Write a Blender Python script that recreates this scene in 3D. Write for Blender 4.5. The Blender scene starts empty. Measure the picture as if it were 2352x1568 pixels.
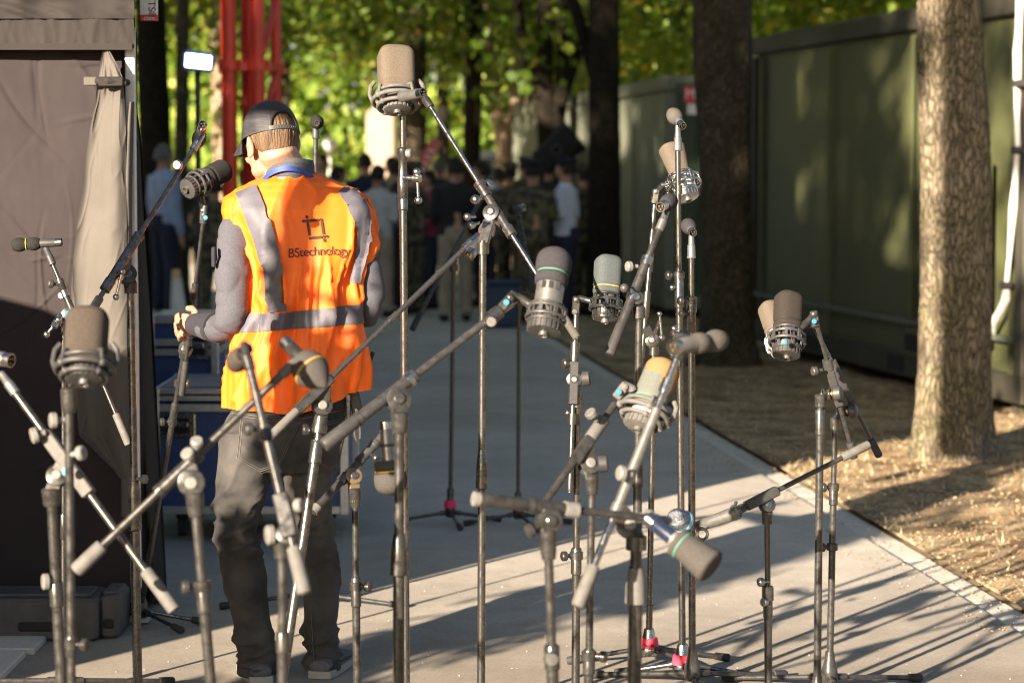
import bpy, bmesh, math, random
from math import sin, cos, pi, radians, atan, tan, sqrt
from mathutils import Vector, Matrix, noise
from mathutils.bvhtree import BVHTree

SC = bpy.context.scene
C = SC.collection
random.seed(7)

# ---------------------------------------------------------------- camera, sky, sun, exposure
F, CX, CY, CAMH = 5553.0, 1176.0, 784.0, 1.60     # lens in units of a 2352 px wide frame
TH = atan(404.0 / F)
cam = bpy.data.cameras.new("camera")
cam.sensor_width = 36.0
cam.lens = 36.0 * F / 2352.0
cam.clip_start = 0.1
cam.clip_end = 600.0
cam.dof.use_dof = True
cam.dof.focus_distance = 7.1
cam.dof.aperture_fstop = 3.6
camo = bpy.data.objects.new("camera", cam)
C.objects.link(camo)
camo.location = (0, 0, CAMH)
camo.rotation_euler = (radians(90) - TH, 0, 0)
SC.camera = camo

SUN_EL = radians(15.5)
SUN_DX, SUN_DY = 0.535, 0.845                     # where the light travels, seen from above
w = bpy.data.worlds.new("World")
SC.world = w
w.use_nodes = True
nt = w.node_tree
bg = nt.nodes["Background"]
sky = nt.nodes.new("ShaderNodeTexSky")
sky.sky_type = 'NISHITA'
sky.sun_disc = False
sky.sun_elevation = SUN_EL
sky.sun_rotation = math.atan2(-SUN_DX, -SUN_DY)
sky.air_density = 1.0
sky.dust_density = 1.5
nt.links.new(sky.outputs[0], bg.inputs[0])
bg.inputs[1].default_value = 0.037
sl = bpy.data.lights.new("sun", 'SUN')
sl.energy = 5.0
sl.angle = radians(0.5)
sl.color = (1.0, 0.825, 0.63)
so = bpy.data.objects.new("sun", sl)
C.objects.link(so)
so.rotation_euler = Vector((SUN_DX * cos(SUN_EL), SUN_DY * cos(SUN_EL), -sin(SUN_EL))).to_track_quat('-Z', 'Y').to_euler()
so.location = (-12, -16, 8)
SC.view_settings.view_transform = 'Standard'
SC.view_settings.look = 'None'
SC.view_settings.gamma = 1.0
SC.view_settings.exposure = 2.2
SC.render.engine = 'CYCLES'
SC.cycles.use_denoising = True
SC.cycles.filter_width = 1.05
SC.cycles.max_bounces = 8
SC.cycles.transparent_max_bounces = 8
SC.cycles.caustics_reflective = False
SC.cycles.caustics_refractive = False

# ---------------------------------------------------------------- from a place in the photograph to a place in the world
def P(px, py, z):
    a, b = (px - CX) / F, (CY - py) / F
    d = Vector((a, cos(TH) + b * sin(TH), -sin(TH) + b * cos(TH)))
    k = z / d.y
    return Vector((a * k, z, CAMH + d.z * k))

def G(px, py, h=0.0):
    a, b = (px - CX) / F, (CY - py) / F
    d = Vector((a, cos(TH) + b * sin(TH), -sin(TH) + b * cos(TH)))
    k = (h - CAMH) / d.z
    return Vector((a * k, d.y * k, h))

def px2m(n, z):
    return n * z / F

# ---------------------------------------------------------------- object helpers
def org(o):
    v = Vector((0, 0, 0))
    while o is not None:
        v += Vector(o.location)
        o = o.parent
    return v

def tag(o, label=None, cat=None, group=None, kind=None):
    if label: o['label'] = label
    if cat: o['category'] = cat
    if group: o['group'] = group
    if kind: o['kind'] = kind
    return o

def thing(name, label, cat, loc, group=None):
    o = bpy.data.objects.new(name, None)
    o.empty_display_size = 0.1
    C.objects.link(o)
    o.location = loc
    return tag(o, label, cat, group)

def perp(a):
    a = a.normalized()
    r = Vector((0, 0, 1)) if abs(a.z) < 0.9 else Vector((0, 1, 0))
    u = r.cross(a).normalized()
    return u, a.cross(u).normalized()

class MB:
    def __init__(s):
        s.v, s.f, s.m = [], [], []
        s.mi = 0
    def mat(s, i):
        s.mi = i
        return s
    def face(s, *idx):
        s.f.append(idx); s.m.append(s.mi)
    def rings(s, rings, cap0=True, cap1=True, closed=True):
        n = len(rings[0]); b = len(s.v)
        for r in rings: s.v.extend(r)
        for i in range(len(rings) - 1):
            for j in range(n if closed else n - 1):
                k = (j + 1) % n
                s.face(b + i*n + j, b + i*n + k, b + (i+1)*n + k, b + (i+1)*n + j)
        if cap0 and closed: s.face(*[b + j for j in reversed(range(n))])
        if cap1 and closed: s.face(*[b + (len(rings)-1)*n + j for j in range(n)])
        return s
    def tube(s, pts, rad, n=12, cap=True):
        pts = [Vector(p) for p in pts]
        if not hasattr(rad, '__len__'): rad = [rad] * len(pts)
        u = None; R = []
        for i, p in enumerate(pts):
            a = (pts[min(i+1, len(pts)-1)] - pts[max(i-1, 0)])
            if a.length < 1e-9: a = Vector((0, 0, 1))
            a.normalize()
            if u is None: u, v = perp(a)
            else:
                u = (u - a * u.dot(a))
                u = u.normalized() if u.length > 1e-6 else perp(a)[0]
                v = a.cross(u)
            R.append([p + (u*cos(2*pi*k/n) + v*sin(2*pi*k/n)) * rad[i] for k in range(n)])
        return s.rings(R, cap, cap)
    def cyl(s, a, b, r, r2=None, n=14):
        return s.tube([a, b], [r, r if r2 is None else r2], n)
    def lathe(s, a, axis, prof, n=24, power=2.0, asp=1.0, ref=None):
        a = Vector(a); axis = Vector(axis).normalized()
        if ref is None: u, v = perp(axis)
        else:
            u = Vector(ref); u = (u - axis*u.dot(axis)).normalized(); v = axis.cross(u)
        R = []
        for t, r in prof:
            ring = []
            for k in range(n):
                c, d = cos(2*pi*k/n), sin(2*pi*k/n)
                q = (abs(c)**power + abs(d)**power) ** (-1.0/power)
                ring.append(a + axis*t + u*(c*q*r) + v*(d*q*r*asp))
            R.append(ring)
        return s.rings(R)
    def ball(s, c, r, n=12, sc=(1, 1, 1)):
        c = Vector(c); R = []
        m = max(6, n*2//3)
        for i in range(m + 1):
            t = -cos(pi*i/m); q = max(sin(pi*i/m), 0.02)
            R.append([c + Vector((cos(2*pi*k/n)*q*r*sc[0], sin(2*pi*k/n)*q*r*sc[1], t*r*sc[2])) for k in range(n)])
        return s.rings(R)
    def torus(s, c, axis, R, r, n=28, m=8, a0=0.0, a1=2*pi, ref=None):
        c = Vector(c); axis = Vector(axis).normalized()
        if ref is None: u, v = perp(axis)
        else:
            u = Vector(ref); u = (u - axis*u.dot(axis)).normalized(); v = axis.cross(u)
        full = abs(a1 - a0 - 2*pi) < 1e-6
        pts = []
        for k in range(n + 1):
            t = a0 + (a1 - a0)*k/n
            d = u*cos(t) + v*sin(t)
            pts.append([c + d*(R + r*cos(2*pi*j/m)) + axis*(r*sin(2*pi*j/m)) for j in range(m)])
        return s.rings(pts, not full, not full)
    def box(s, c, size, ax=None, ch=0.0):
        c = Vector(c)
        if ax is None: ax = (Vector((1,0,0)), Vector((0,1,0)), Vector((0,0,1)))
        x, y, z = ax
        a, b, h = size[0]/2, size[1]/2, size[2]/2
        if ch <= 0:
            R = []
            for t in (-h, h):
                R.append([c + x*p + y*q + z*t for p, q in ((-a,-b),(a,-b),(a,b),(-a,b))])
            return s.rings(R)
        R = []
        def ring(p, q, t):
            e = min(ch, p*.9, q*.9)
            return [c + x*i + y*j + z*t for i, j in ((-p+e,-q),(p-e,-q),(p,-q+e),(p,q-e),(p-e,q),(-p+e,q),(-p,q-e),(-p,-q+e))]
        for t, k in ((-h, ch), (-h+ch, 0), (h-ch, 0), (h, ch)):
            R.append(ring(a-k, b-k, t))
        return s.rings(R)
    def beam(s, a, b, wd, th, ref=(0, -1, 0), ch=0.0):
        a, b = Vector(a), Vector(b)
        z = (b - a).normalized(); r = Vector(ref)
        y = (r - z*r.dot(z))
        y = y.normalized() if y.length > 1e-5 else perp(z)[0]
        x = y.cross(z)
        return s.box((a+b)/2, (wd, th, (b-a).length), (x, y, z), ch)
    def grid(s, fn, nu, nv, closed=False):
        b = len(s.v)
        for i in range(nu + 1):
            for j in range(nv + 1):
                s.v.append(Vector(fn(i/nu, j/nv)))
        for i in range(nu):
            for j in range(nv):
                p = b + i*(nv+1) + j
                s.face(p, p+nv+1, p+nv+2, p+1)
        return s
    def build(s, name, mats, parent=None, loc=None, sharp=38, smooth=True):
        if not isinstance(mats, (list, tuple)): mats = [mats]
        me = bpy.data.meshes.new(name)
        o = bpy.data.objects.new(name, me)
        C.objects.link(o)
        if parent is not None:
            o.parent = parent; g = org(parent)
        else:
            g = Vector(loc) if loc is not None else Vector((0, 0, 0)); o.location = g
        me.from_pydata([tuple(Vector(p) - g) for p in s.v], [], s.f)
        for m in mats: me.materials.append(m)
        me.polygons.foreach_set('material_index', s.m)
        me.polygons.foreach_set('use_smooth', [smooth]*len(s.f))
        if smooth and sharp: me.set_sharp_from_angle(angle=radians(sharp))
        me.update()
        return o

def remesh(o, vox, it=4, fac=0.5, disp=None):
    """turn the overlapping closed shells of a mesh object into one continuous surface"""
    m = o.modifiers.new('r', 'REMESH'); m.mode = 'VOXEL'; m.voxel_size = vox; m.use_smooth_shade = True
    if it:
        k = o.modifiers.new('s', 'SMOOTH'); k.iterations = it; k.factor = fac
    dg = bpy.context.evaluated_depsgraph_get()
    me = bpy.data.meshes.new_from_object(o.evaluated_get(dg), depsgraph=dg)
    old = o.data
    for mt in old.materials:
        if mt.name not in [x.name for x in me.materials if x]: me.materials.append(mt)
    o.modifiers.clear()
    o.data = me; me.name = o.name
    bpy.data.meshes.remove(old)
    if disp:
        g = org(o)
        no = [v.normal.copy() for v in me.vertices]
        for v, n in zip(me.vertices, no):
            v.co += n * disp(v.co + g, n)
    for p in me.polygons: p.use_smooth = True
    me.update()
    return o

# ---------------------------------------------------------------- materials
def nodes(name):
    m = bpy.data.materials.new(name)
    m.use_nodes = True
    t = m.node_tree
    b = t.nodes['Principled BSDF']
    return m, t, b

def rgb(h):
    return (h[0], h[1], h[2], 1.0)

def noise_tex(t, scale, detail=4, rough=0.6, coord='Object', stretch=None):
    tc = t.nodes.new('ShaderNodeTexCoord')
    n = t.nodes.new('ShaderNodeTexNoise')
    n.inputs['Scale'].default_value = scale
    n.inputs['Detail'].default_value = detail
    n.inputs['Roughness'].default_value = rough
    if stretch:
        mp = t.nodes.new('ShaderNodeMapping')
        mp.inputs['Scale'].default_value = stretch
        t.links.new(tc.outputs[coord], mp.inputs[0])
        t.links.new(mp.outputs[0], n.inputs['Vector'])
    else:
        t.links.new(tc.outputs[coord], n.inputs['Vector'])
    return n

def ramp(t, src, stops):
    r = t.nodes.new('ShaderNodeValToRGB')
    e = r.color_ramp.elements
    e[0].position, e[0].color = stops[0][0], rgb(stops[0][1])
    e[1].position, e[1].color = stops[1][0], rgb(stops[1][1])
    for p, c in stops[2:]:
        q = e.new(p); q.color = rgb(c)
    t.links.new(src, r.inputs[0])
    return r

def bump(t, b, src, strength=0.3, dist=0.01):
    n = t.nodes.new('ShaderNodeBump')
    n.inputs['Strength'].default_value = strength
    n.inputs['Distance'].default_value = dist
    t.links.new(src, n.inputs['Height'])
    t.links.new(n.outputs[0], b.inputs['Normal'])

def M(name, c1, c2=None, scale=8, rough=0.6, metal=0.0, bs=0.0, bscale=None, bd=0.003, detail=4, stretch=None, lo=0.35, hi=0.65, spec=None, rvar=0.0, coat=0.0):
    m, t, b = nodes(name)
    b.inputs['Roughness'].default_value = rough
    b.inputs['Metallic'].default_value = metal
    if spec is not None: b.inputs['Specular IOR Level'].default_value = spec
    if coat: b.inputs['Coat Weight'].default_value = coat
    n = noise_tex(t, scale, detail, stretch=stretch)
    r = ramp(t, n.outputs[0], [(lo, c1), (hi, c2 if c2 else tuple(x*0.8 for x in c1))])
    t.links.new(r.outputs[0], b.inputs['Base Color'])
    if rvar:
        q = t.nodes.new('ShaderNodeMapRange')
        q.inputs['To Min'].default_value = max(rough - rvar, .05); q.inputs['To Max'].default_value = min(rough + rvar, 1)
        q.inputs['From Min'].default_value = .3; q.inputs['From Max'].default_value = .7
        t.links.new(n.outputs[0], q.inputs[0]); t.links.new(q.outputs[0], b.inputs['Roughness'])
    if bs:
        n2 = noise_tex(t, bscale or scale*4, 3, stretch=stretch)
        bump(t, b, n2.outputs[0], bs, bd)
    return m

MT = {}
MT['chrome'] = M('worn_steel', (.175,.173,.171), (.085,.083,.081), 60, .27, 0.88, rvar=.14)
MT['bright'] = M('bright_steel', (.48,.48,.48), (.32,.315,.31), 90, .26, 1.0, rvar=.1)
MT['black'] = M('black_enamel', (.020,.020,.021), (.035,.034,.033), 70, .34, 0.0, rvar=.12, coat=.2)
MT['dark'] = M('worn_black_enamel', (.028,.0274,.0268), (.050,.049,.047), 45, .32, 0.35, rvar=.14)
MT['plastic'] = M('black_plastic', (.028,.028,.030), (.045,.045,.046), 40, .5)
MT['rubber'] = M('grey_rubber_grip', (.108,.105,.100), (.080,.077,.073), 50, .75, bs=.2, bscale=300)
MT['brubber'] = M('black_rubber', (.018,.018,.019), (.03,.03,.03), 40, .75)
MT['knob'] = M('pale_knob_plastic', (.17,.167,.16), (.12,.117,.112), 60, .45)
MT['silverbody'] = M('matte_silver_body', (.24,.24,.235), (.18,.18,.175), 60, .38, .7)
MT['white'] = M('white_paint', (.78,.77,.74), (.66,.65,.62), 30, .5)
def foam(n, a, b): return M(n, a, b, 260, .98, bs=.55, bscale=420, bd=.002, spec=.1)
MT['foam_tan'] = foam('tan_foam', (.118,.098,.080), (.092,.076,.061))
MT['foam_brown'] = foam('brown_grey_foam', (.064,.053,.044), (.045,.038,.032))
MT['foam_grey'] = foam('grey_foam', (.068,.063,.061), (.048,.045,.043))
MT['foam_pale'] = foam('pale_grey_foam', (.088,.084,.077), (.066,.062,.057))
MT['foam_black'] = foam('black_foam', (.016,.016,.016), (.028,.028,.028))
MT['foam_blue'] = foam('blue_grey_foam', (.076,.088,.094), (.055,.065,.070))
MT['foam_slate'] = foam('slate_foam', (.042,.041,.047), (.03,.029,.033))
MT['foam_faded'] = foam('faded_grey_green_foam', (.125,.135,.122), (.10,.108,.098))
MT['foam_orange'] = foam('sun_bleached_orange_foam', (.24,.145,.07), (.20,.12,.055))
MT['foam_dark'] = foam('dark_brown_foam', (.036,.031,.028), (.025,.022,.020))
MT['red_tape'] = M('pink_red_tape', (.80,.05,.10), (.70,.04,.08), 40, .6)
MT['pink_tape'] = M('pink_tape', (.85,.02,.18), (.75,.02,.15), 40, .6)
MT['green_tape'] = M('green_tape', (.06,.72,.08), (.05,.6,.07), 40, .6)
MT['yellow_band'] = M('yellow_band', (.5,.40,.03), (.42,.33,.03), 40, .6)
MT['ochre_band'] = M('ochre_band', (.42,.26,.05), (.36,.22,.04), 40, .6)
MT['green_band'] = M('mint_band', (.09,.25,.19), (.07,.21,.16), 40, .6)
MT['blue_dot'] = M('blue_badge', (.03,.17,.30), (.03,.15,.27), 40, .35)
MT['gold'] = M('brass', (.62,.42,.13), (.5,.33,.1), 60, .35, .9)
MT['tan_metal'] = M('tan_lacquered_metal', (.24,.18,.10), (.17,.125,.07), 50, .4, .6)
MT['ink_blue'] = M('blue_black_lacquer', (.010,.016,.035), (.014,.022,.045), 40, .25, 0, coat=.4)
# ---------------------------------------------------------------- ground, path, kerb, planting bed
def kerb_x(y): return 1.363 - 0.105 * (y - 11.86)

def ground_mat(name, stops, scale, bscale, bstr, rough=.95, fine=None, sp=None):
    m, t, b = nodes(name)
    b.inputs['Roughness'].default_value = rough
    b.inputs['Specular IOR Level'].default_value = .2
    n = noise_tex(t, scale, 8, .7)
    r = ramp(t, n.outputs[0], stops)
    col = r.outputs[0]
    if fine:
        v = t.nodes.new('ShaderNodeTexVoronoi'); v.inputs['Scale'].default_value = fine
        tc = t.nodes.new('ShaderNodeTexCoord'); t.links.new(tc.outputs['Object'], v.inputs['Vector'])
        r2 = ramp(t, v.outputs['Color'], [(0.0, (.62,.60,.57)), (.25, (.93,.92,.90)), (.8, (1.05,1.04,1.02)), (.97, (1.22,1.2,1.16))])
        mx = t.nodes.new('ShaderNodeMix'); mx.data_type = 'RGBA'; mx.blend_type = 'MULTIPLY'; mx.inputs[0].default_value = .8
        t.links.new(col, mx.inputs[6]); t.links.new(r2.outputs[0], mx.inputs[7]); col = mx.outputs[2]
    t.links.new(col, b.inputs['Base Color'])
    n2 = noise_tex(t, bscale, 6, .7)
    bump(t, b, n2.outputs[0], bstr, .012)
    return m

MT['path'] = ground_mat('beige_sanded_asphalt', [(.25, (.42,.395,.355)), (.5, (.485,.455,.41)), (.75, (.545,.515,.465))], 1.3, 160, .22, fine=170)
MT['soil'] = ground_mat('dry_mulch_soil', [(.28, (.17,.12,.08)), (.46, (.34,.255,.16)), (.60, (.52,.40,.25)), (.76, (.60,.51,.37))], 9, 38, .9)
def patch(mat, scale, lo, hi):
    t = mat.node_tree; b = t.nodes['Principled BSDF']; src = b.inputs['Base Color'].links[0].from_socket
    n = noise_tex(t, scale, 5, .65); r = ramp(t, n.outputs[0], [(.36, lo), (.60, hi)])
    mx = t.nodes.new('ShaderNodeMix'); mx.data_type = 'RGBA'; mx.blend_type = 'MULTIPLY'; mx.inputs[0].default_value = 1
    t.links.new(src, mx.inputs[6]); t.links.new(r.outputs[0], mx.inputs[7]); t.links.new(mx.outputs[2], b.inputs['Base Color'])
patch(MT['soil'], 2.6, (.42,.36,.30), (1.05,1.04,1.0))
patch(MT['path'], .55, (.86,.85,.84), (1.03,1.03,1.03))
patch(MT['path'], 5.0, (.90,.895,.89), (1.02,1.02,1.02))
def paint_falloff(mat):
    # lens vignetting and view fall-off painted into the colour: darker towards the camera
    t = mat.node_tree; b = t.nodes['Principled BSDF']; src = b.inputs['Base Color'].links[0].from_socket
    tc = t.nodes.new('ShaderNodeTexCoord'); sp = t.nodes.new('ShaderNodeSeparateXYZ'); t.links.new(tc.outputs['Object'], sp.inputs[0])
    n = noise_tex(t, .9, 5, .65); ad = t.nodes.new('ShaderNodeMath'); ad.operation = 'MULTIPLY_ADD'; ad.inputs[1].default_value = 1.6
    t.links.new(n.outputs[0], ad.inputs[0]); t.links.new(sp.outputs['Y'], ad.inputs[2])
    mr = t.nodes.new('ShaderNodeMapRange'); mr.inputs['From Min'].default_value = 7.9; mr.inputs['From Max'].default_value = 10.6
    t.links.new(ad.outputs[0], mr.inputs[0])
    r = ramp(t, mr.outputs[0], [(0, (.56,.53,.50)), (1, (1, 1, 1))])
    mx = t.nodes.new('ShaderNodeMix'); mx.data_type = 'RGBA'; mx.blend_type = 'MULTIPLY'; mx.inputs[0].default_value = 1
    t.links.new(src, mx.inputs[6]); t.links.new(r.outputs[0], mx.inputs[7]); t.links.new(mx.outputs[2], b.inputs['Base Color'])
paint_falloff(MT['path'])
MT['kerbstone'] = ground_mat('pale_kerb_stone', [(.3, (.50,.475,.43)), (.7, (.62,.59,.53))], 4, 120, .25, fine=230)
MT['earth'] = ground_mat('dusty_earth', [(.3, (.20,.16,.11)), (.7, (.32,.27,.19))], .8, 30, .4)

g = MB(); g.grid(lambda u, v: (-150+300*u, -60+360*v, -.03), 30, 36)
tag(g.build('ground', MT['earth']), kind='structure')
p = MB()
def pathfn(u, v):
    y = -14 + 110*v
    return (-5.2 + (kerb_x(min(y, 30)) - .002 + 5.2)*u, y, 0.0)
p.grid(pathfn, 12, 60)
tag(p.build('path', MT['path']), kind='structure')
b = MB()
def bedfn(u, v):
    y = -14 + 60*v
    x = kerb_x(min(y, 30)) + .15 + (22)*u*u
    h = .012 + .035*noise.noise(Vector((x*1.3, y*1.3, 0))) + .012*noise.noise(Vector((x*6, y*6, 3)))
    if u < .002: h = .004
    return (x, y, max(h, .002))
b.grid(bedfn, 120, 400)
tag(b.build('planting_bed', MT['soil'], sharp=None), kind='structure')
k = MB(); y = 2.0; rk = random.Random(3)
while y < 30:
    L = .98
    a = Vector((kerb_x(y+.006)+.075, y+.006, -.03)); c = Vector((kerb_x(y+L-.006)+.075, y+L-.006, -.03))
    z = rk.uniform(.0, .004)
    d = (c-a).normalized(); x = Vector((d.y, -d.x, 0))
    k.box((a+c)/2 + Vector((rk.uniform(-.003,.003), 0, -.013 + z)), (.145, (c-a).length, .05), (x, d, Vector((0,0,1))), .003)
    y += L
tag(k.build('kerb', MT['kerbstone'], smooth=False), kind='structure')
# paving slabs at the left edge by the tent
s_ = MB()
for i in range(4):
    q = G(-40 - 18*i, 1560 - 4*i); s_.box((-1.92 + .02*i, 6.9 + .62*i, .006), (.62, .60, .03), None, .006)
tag(s_.build('paving_edge', MT['kerbstone'], smooth=False), kind='structure')

# litter on the bed: straw, bark chips; pebbles on the path
MT['straw'] = M('dry_straw', (.57,.46,.29), (.40,.31,.18), 3, .9)
MT['chip'] = M('bark_chips', (.25,.185,.12), (.12,.08,.05), 9, .95)
MT['pebble'] = M('pale_pebbles', (.40,.37,.33), (.26,.24,.21), 12, .9)
MT['leaf_dry'] = M('dry_fallen_leaves', (.26,.165,.07), (.17,.10,.04), 5, .9)
rs = random.Random(11)
def bed_h(x, y): return .012 + .035*noise.noise(Vector((x*1.3, y*1.3, 0))) + .012*noise.noise(Vector((x*6, y*6, 3)))
st = MB()
for i in range(26000):
    y = 7.2 + 11*rs.random()**1.3
    x = kerb_x(y) + .13 + 2.6*rs.random()
    if noise.noise(Vector((x*1.1, y*1.1, 9))) < -.08 and rs.random() < .8: continue
    a = rs.uniform(0, 2*pi); L = rs.uniform(.025, .11); wd = rs.uniform(.0018, .0036)
    up = rs.random() < (.35 if 12.2 < y < 14 else .10)
    h = max(bed_h(x, y), .004) + .004
    d = Vector((cos(a), sin(a), rs.uniform(.5, 1.6) if up else rs.uniform(-.05, .22)))
    d.normalize(); e = Vector((-sin(a), cos(a), 0))*wd
    c = Vector((x, y, h)); n = len(st.v)
    st.v += [c - e, c + e, c + d*L + Vector((0,0,-.3*L*L/.09 if up else 0))]
    st.face(n, n+1, n+2)
tag(st.build('straw', MT['straw'], smooth=False), kind='stuff')
ch = MB()
for i in range(15000):
    y = 7.2 + 12*rs.random()**1.3
    edge = rs.random() < .07
    x = kerb_x(y) + (rs.gauss(-.03, .09) if edge else .13 + 2.8*rs.random())
    if edge and x < kerb_x(y) - .02 and noise.noise(Vector((y*1.6, 4, 0))) < .0: continue
    sz = rs.uniform(.003, .008) if edge else rs.uniform(.004, .013)
    h = .003 if x < kerb_x(y) else (.018 if x < kerb_x(y) + .15 else max(bed_h(x, y), .004) + .002)
    c = Vector((x, y, h)); a = rs.uniform(0, 2*pi)
    d = Vector((cos(a), sin(a), rs.uniform(-.2, .5)))*sz; e = Vector((-sin(a), cos(a), rs.uniform(-.3, .3)))*sz*rs.uniform(.3, .8)
    n = len(ch.v); ch.v += [c-d*.9-e*.4, c-e, c+d, c+e*.8, c+Vector((0,0,sz*.7))]
    ch.mat(rs.choice((0, 0, 1, 2)))
    for q in range(4): ch.face(n+q, n+(q+1) % 4, n+4)
tag(ch.build('bark_chips', [MT['chip'], MT['straw'], MT['leaf_dry']], smooth=False), kind='stuff')
pb = MB()
for i in range(700):
    y = 6.6 + 8*rs.random()**1.6; x = rs.uniform(-1.9, kerb_x(y))
    sz = rs.uniform(.0015, .0045)
    c = Vector((x, y, sz*.4)); n = len(pb.v)
    for q in range(5): pb.v.append(c + Vector((cos(q*1.257)*sz*rs.uniform(.7,1.2), sin(q*1.257)*sz*rs.uniform(.7,1.2), -sz*.4)))
    pb.v.append(c + Vector((0, 0, sz*.6)))
    for q in range(5): pb.face(n+q, n+(q+1) % 5, n+5)
tag(pb.build('gravel', MT['pebble'], smooth=False), kind='stuff')

# ---------------------------------------------------------------- trees
def bark_mat(name, dark, mid, pale, sc=1.0):
    m, t, b = nodes(name)
    b.inputs['Roughness'].default_value = .95; b.inputs['Specular IOR Level'].default_value = .15
    tc = t.nodes.new('ShaderNodeTexCoord'); mp = t.nodes.new('ShaderNodeMapping')
    mp.inputs['Scale'].default_value = (1, 1, .30)
    t.links.new(tc.outputs['Object'], mp.inputs[0])
    nz = t.nodes.new('ShaderNodeTexNoise'); nz.inputs['Scale'].default_value = 9*sc; nz.inputs['Detail'].default_value = 5
    t.links.new(mp.outputs[0], nz.inputs['Vector'])
    va = t.nodes.new('ShaderNodeVectorMath'); va.operation = 'MULTIPLY_ADD'
    va.inputs[1].default_value = (.14,.14,.14)
    t.links.new(nz.outputs['Color'], va.inputs[0]); t.links.new(mp.outputs[0], va.inputs[2])
    vo = t.nodes.new('ShaderNodeTexVoronoi'); vo.feature = 'DISTANCE_TO_EDGE'; vo.inputs['Scale'].default_value = 40*sc
    t.links.new(va.outputs[0], vo.inputs['Vector'])
    r = ramp(t, vo.outputs['Distance'], [(0, dark), (.085, mid), (.30, pale)])
    n2 = noise_tex(t, 3.2, 5, .7)
    r2 = ramp(t, n2.outputs[0], [(.38, (.7,.72,.55)), (.62, (1.08,1.04,1.0))])
    mx = t.nodes.new('ShaderNodeMix'); mx.data_type = 'RGBA'; mx.blend_type = 'MULTIPLY'; mx.inputs[0].default_value = 1
    t.links.new(r.outputs[0], mx.inputs[6]); t.links.new(r2.outputs[0], mx.inputs[7])
    t.links.new(mx.outputs[2], b.inputs['Base Color'])
    mr = t.nodes.new('ShaderNodeMapRange'); mr.inputs['From Max'].default_value = .3
    t.links.new(vo.outputs['Distance'], mr.inputs[0])
    ad = t.nodes.new('ShaderNodeMath'); ad.operation = 'MULTIPLY_ADD'; ad.inputs[1].default_value = .5
    n3 = noise_tex(t, 70*sc, 4, .7); t.links.new(n3.outputs[0], ad.inputs[0]); t.links.new(mr.outputs[0], ad.inputs[2])
    bump(t, b, ad.outputs[0], .9, .022)
    return m
MT['bark'] = bark_mat('furrowed_grey_bark', (.045,.037,.03), (.25,.215,.165), (.35,.30,.235))
MT['bark_dark'] = bark_mat('dark_mossy_bark', (.035,.030,.022), (.085,.072,.054), (.14,.12,.09))
MT['bark_shaded'] = bark_mat('shade_painted_bark', (.008,.007,.006), (.022,.018,.014), (.036,.030,.024))  # the far trunks' shade is put into this near-black bark colour
MT['bark_pale'] = bark_mat('pale_peeling_bark', (.20,.15,.11), (.32,.25,.19), (.42,.34,.26), .5)

def leaf_mat(name, stops, trans):
    m = bpy.data.materials.new(name); m.use_nodes = True
    t = m.node_tree; b = t.nodes['Principled BSDF']; out = t.nodes['Material Output']
    ge = t.nodes.new('ShaderNodeNewGeometry')
    r = ramp(t, ge.outputs['Random Per Island'], stops)
    t.links.new(r.outputs[0], b.inputs['Base Color'])
    b.inputs['Roughness'].default_value = .5; b.inputs['Specular IOR Level'].default_value = .35
    tr = t.nodes.new('ShaderNodeBsdfTranslucent')
    mx = t.nodes.new('ShaderNodeMix'); mx.data_type = 'RGBA'; mx.blend_type = 'MULTIPLY'; mx.inputs[0].default_value = 1
    mx.inputs[7].default_value = rgb((1.5, 1.35, .55))
    t.links.new(r.outputs[0], mx.inputs[6]); t.links.new(mx.outputs[2], tr.inputs[0])
    ms = t.nodes.new('ShaderNodeMixShader'); ms.inputs[0].default_value = trans
    t.links.new(b.outputs[0], ms.inputs[1]); t.links.new(tr.outputs[0], ms.inputs[2])
    t.links.new(ms.outputs[0], out.inputs[0])
    return m
MT['leaf'] = leaf_mat('plane_tree_leaves', [(0, (.05,.10,.012)), (.45, (.10,.17,.018)), (.8, (.17,.23,.025)), (.97, (.26,.27,.03)), (1, (.38,.24,.03))], .4)
MT['leaf_y'] = leaf_mat('yellowing_leaves', [(0, (.11,.19,.022)), (.5, (.22,.31,.035)), (.9, (.34,.37,.05)), (.97, (.42,.36,.04)), (1, (.46,.24,.02))], .45)

MT['leaf_far'] = leaf_mat('far_sunlit_leaves', [(0, (.07,.13,.02)), (.4, (.18,.28,.045)), (.8, (.33,.44,.09)), (1, (.46,.50,.13))], .4)
def leaf_mesh(name, n, vol, size, seed, mat, clumps=40):
    """vol(r) -> random clump centre, clump radius; leaves scattered in each clump"""
    r = random.Random(seed); m = MB()
    per = n // clumps
    for c in range(clumps):
        cc, cr = vol(r)
        for i in range(per):
            d = Vector((r.gauss(0, 1), r.gauss(0, 1), r.gauss(0, .8)))
            d = d * (cr * .55)
            p = cc + d
            nrm = Vector((r.gauss(0, .7), r.gauss(0, .7), r.gauss(.5, .6))).normalized()
            u, v = perp(nrm); a = r.uniform(0, 2*pi)
            x = u*cos(a) + v*sin(a); y = nrm.cross(x)
            s = size * r.uniform(.6, 1.25)
            b = len(m.v)
            m.v += [p - x*s*.5, p - x*s*.1 + y*s*.42 + nrm*s*.06, p + x*s*.55, p - x*s*.1 - y*s*.42 + nrm*s*.06]
            m.face(b, b+1, b+2, b+3)
    return m
def crown_vol(R, h0, h1):
    def f(r):
        while True:
            x, y, z = r.uniform(-1, 1), r.uniform(-1, 1), r.uniform(-1, 1)
            if .15 < x*x + y*y + z*z < 1: break
        return Vector((x*R, y*R, (h0+h1)/2 + z*(h1-h0)/2)), r.uniform(.35, .8)
    return f

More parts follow.
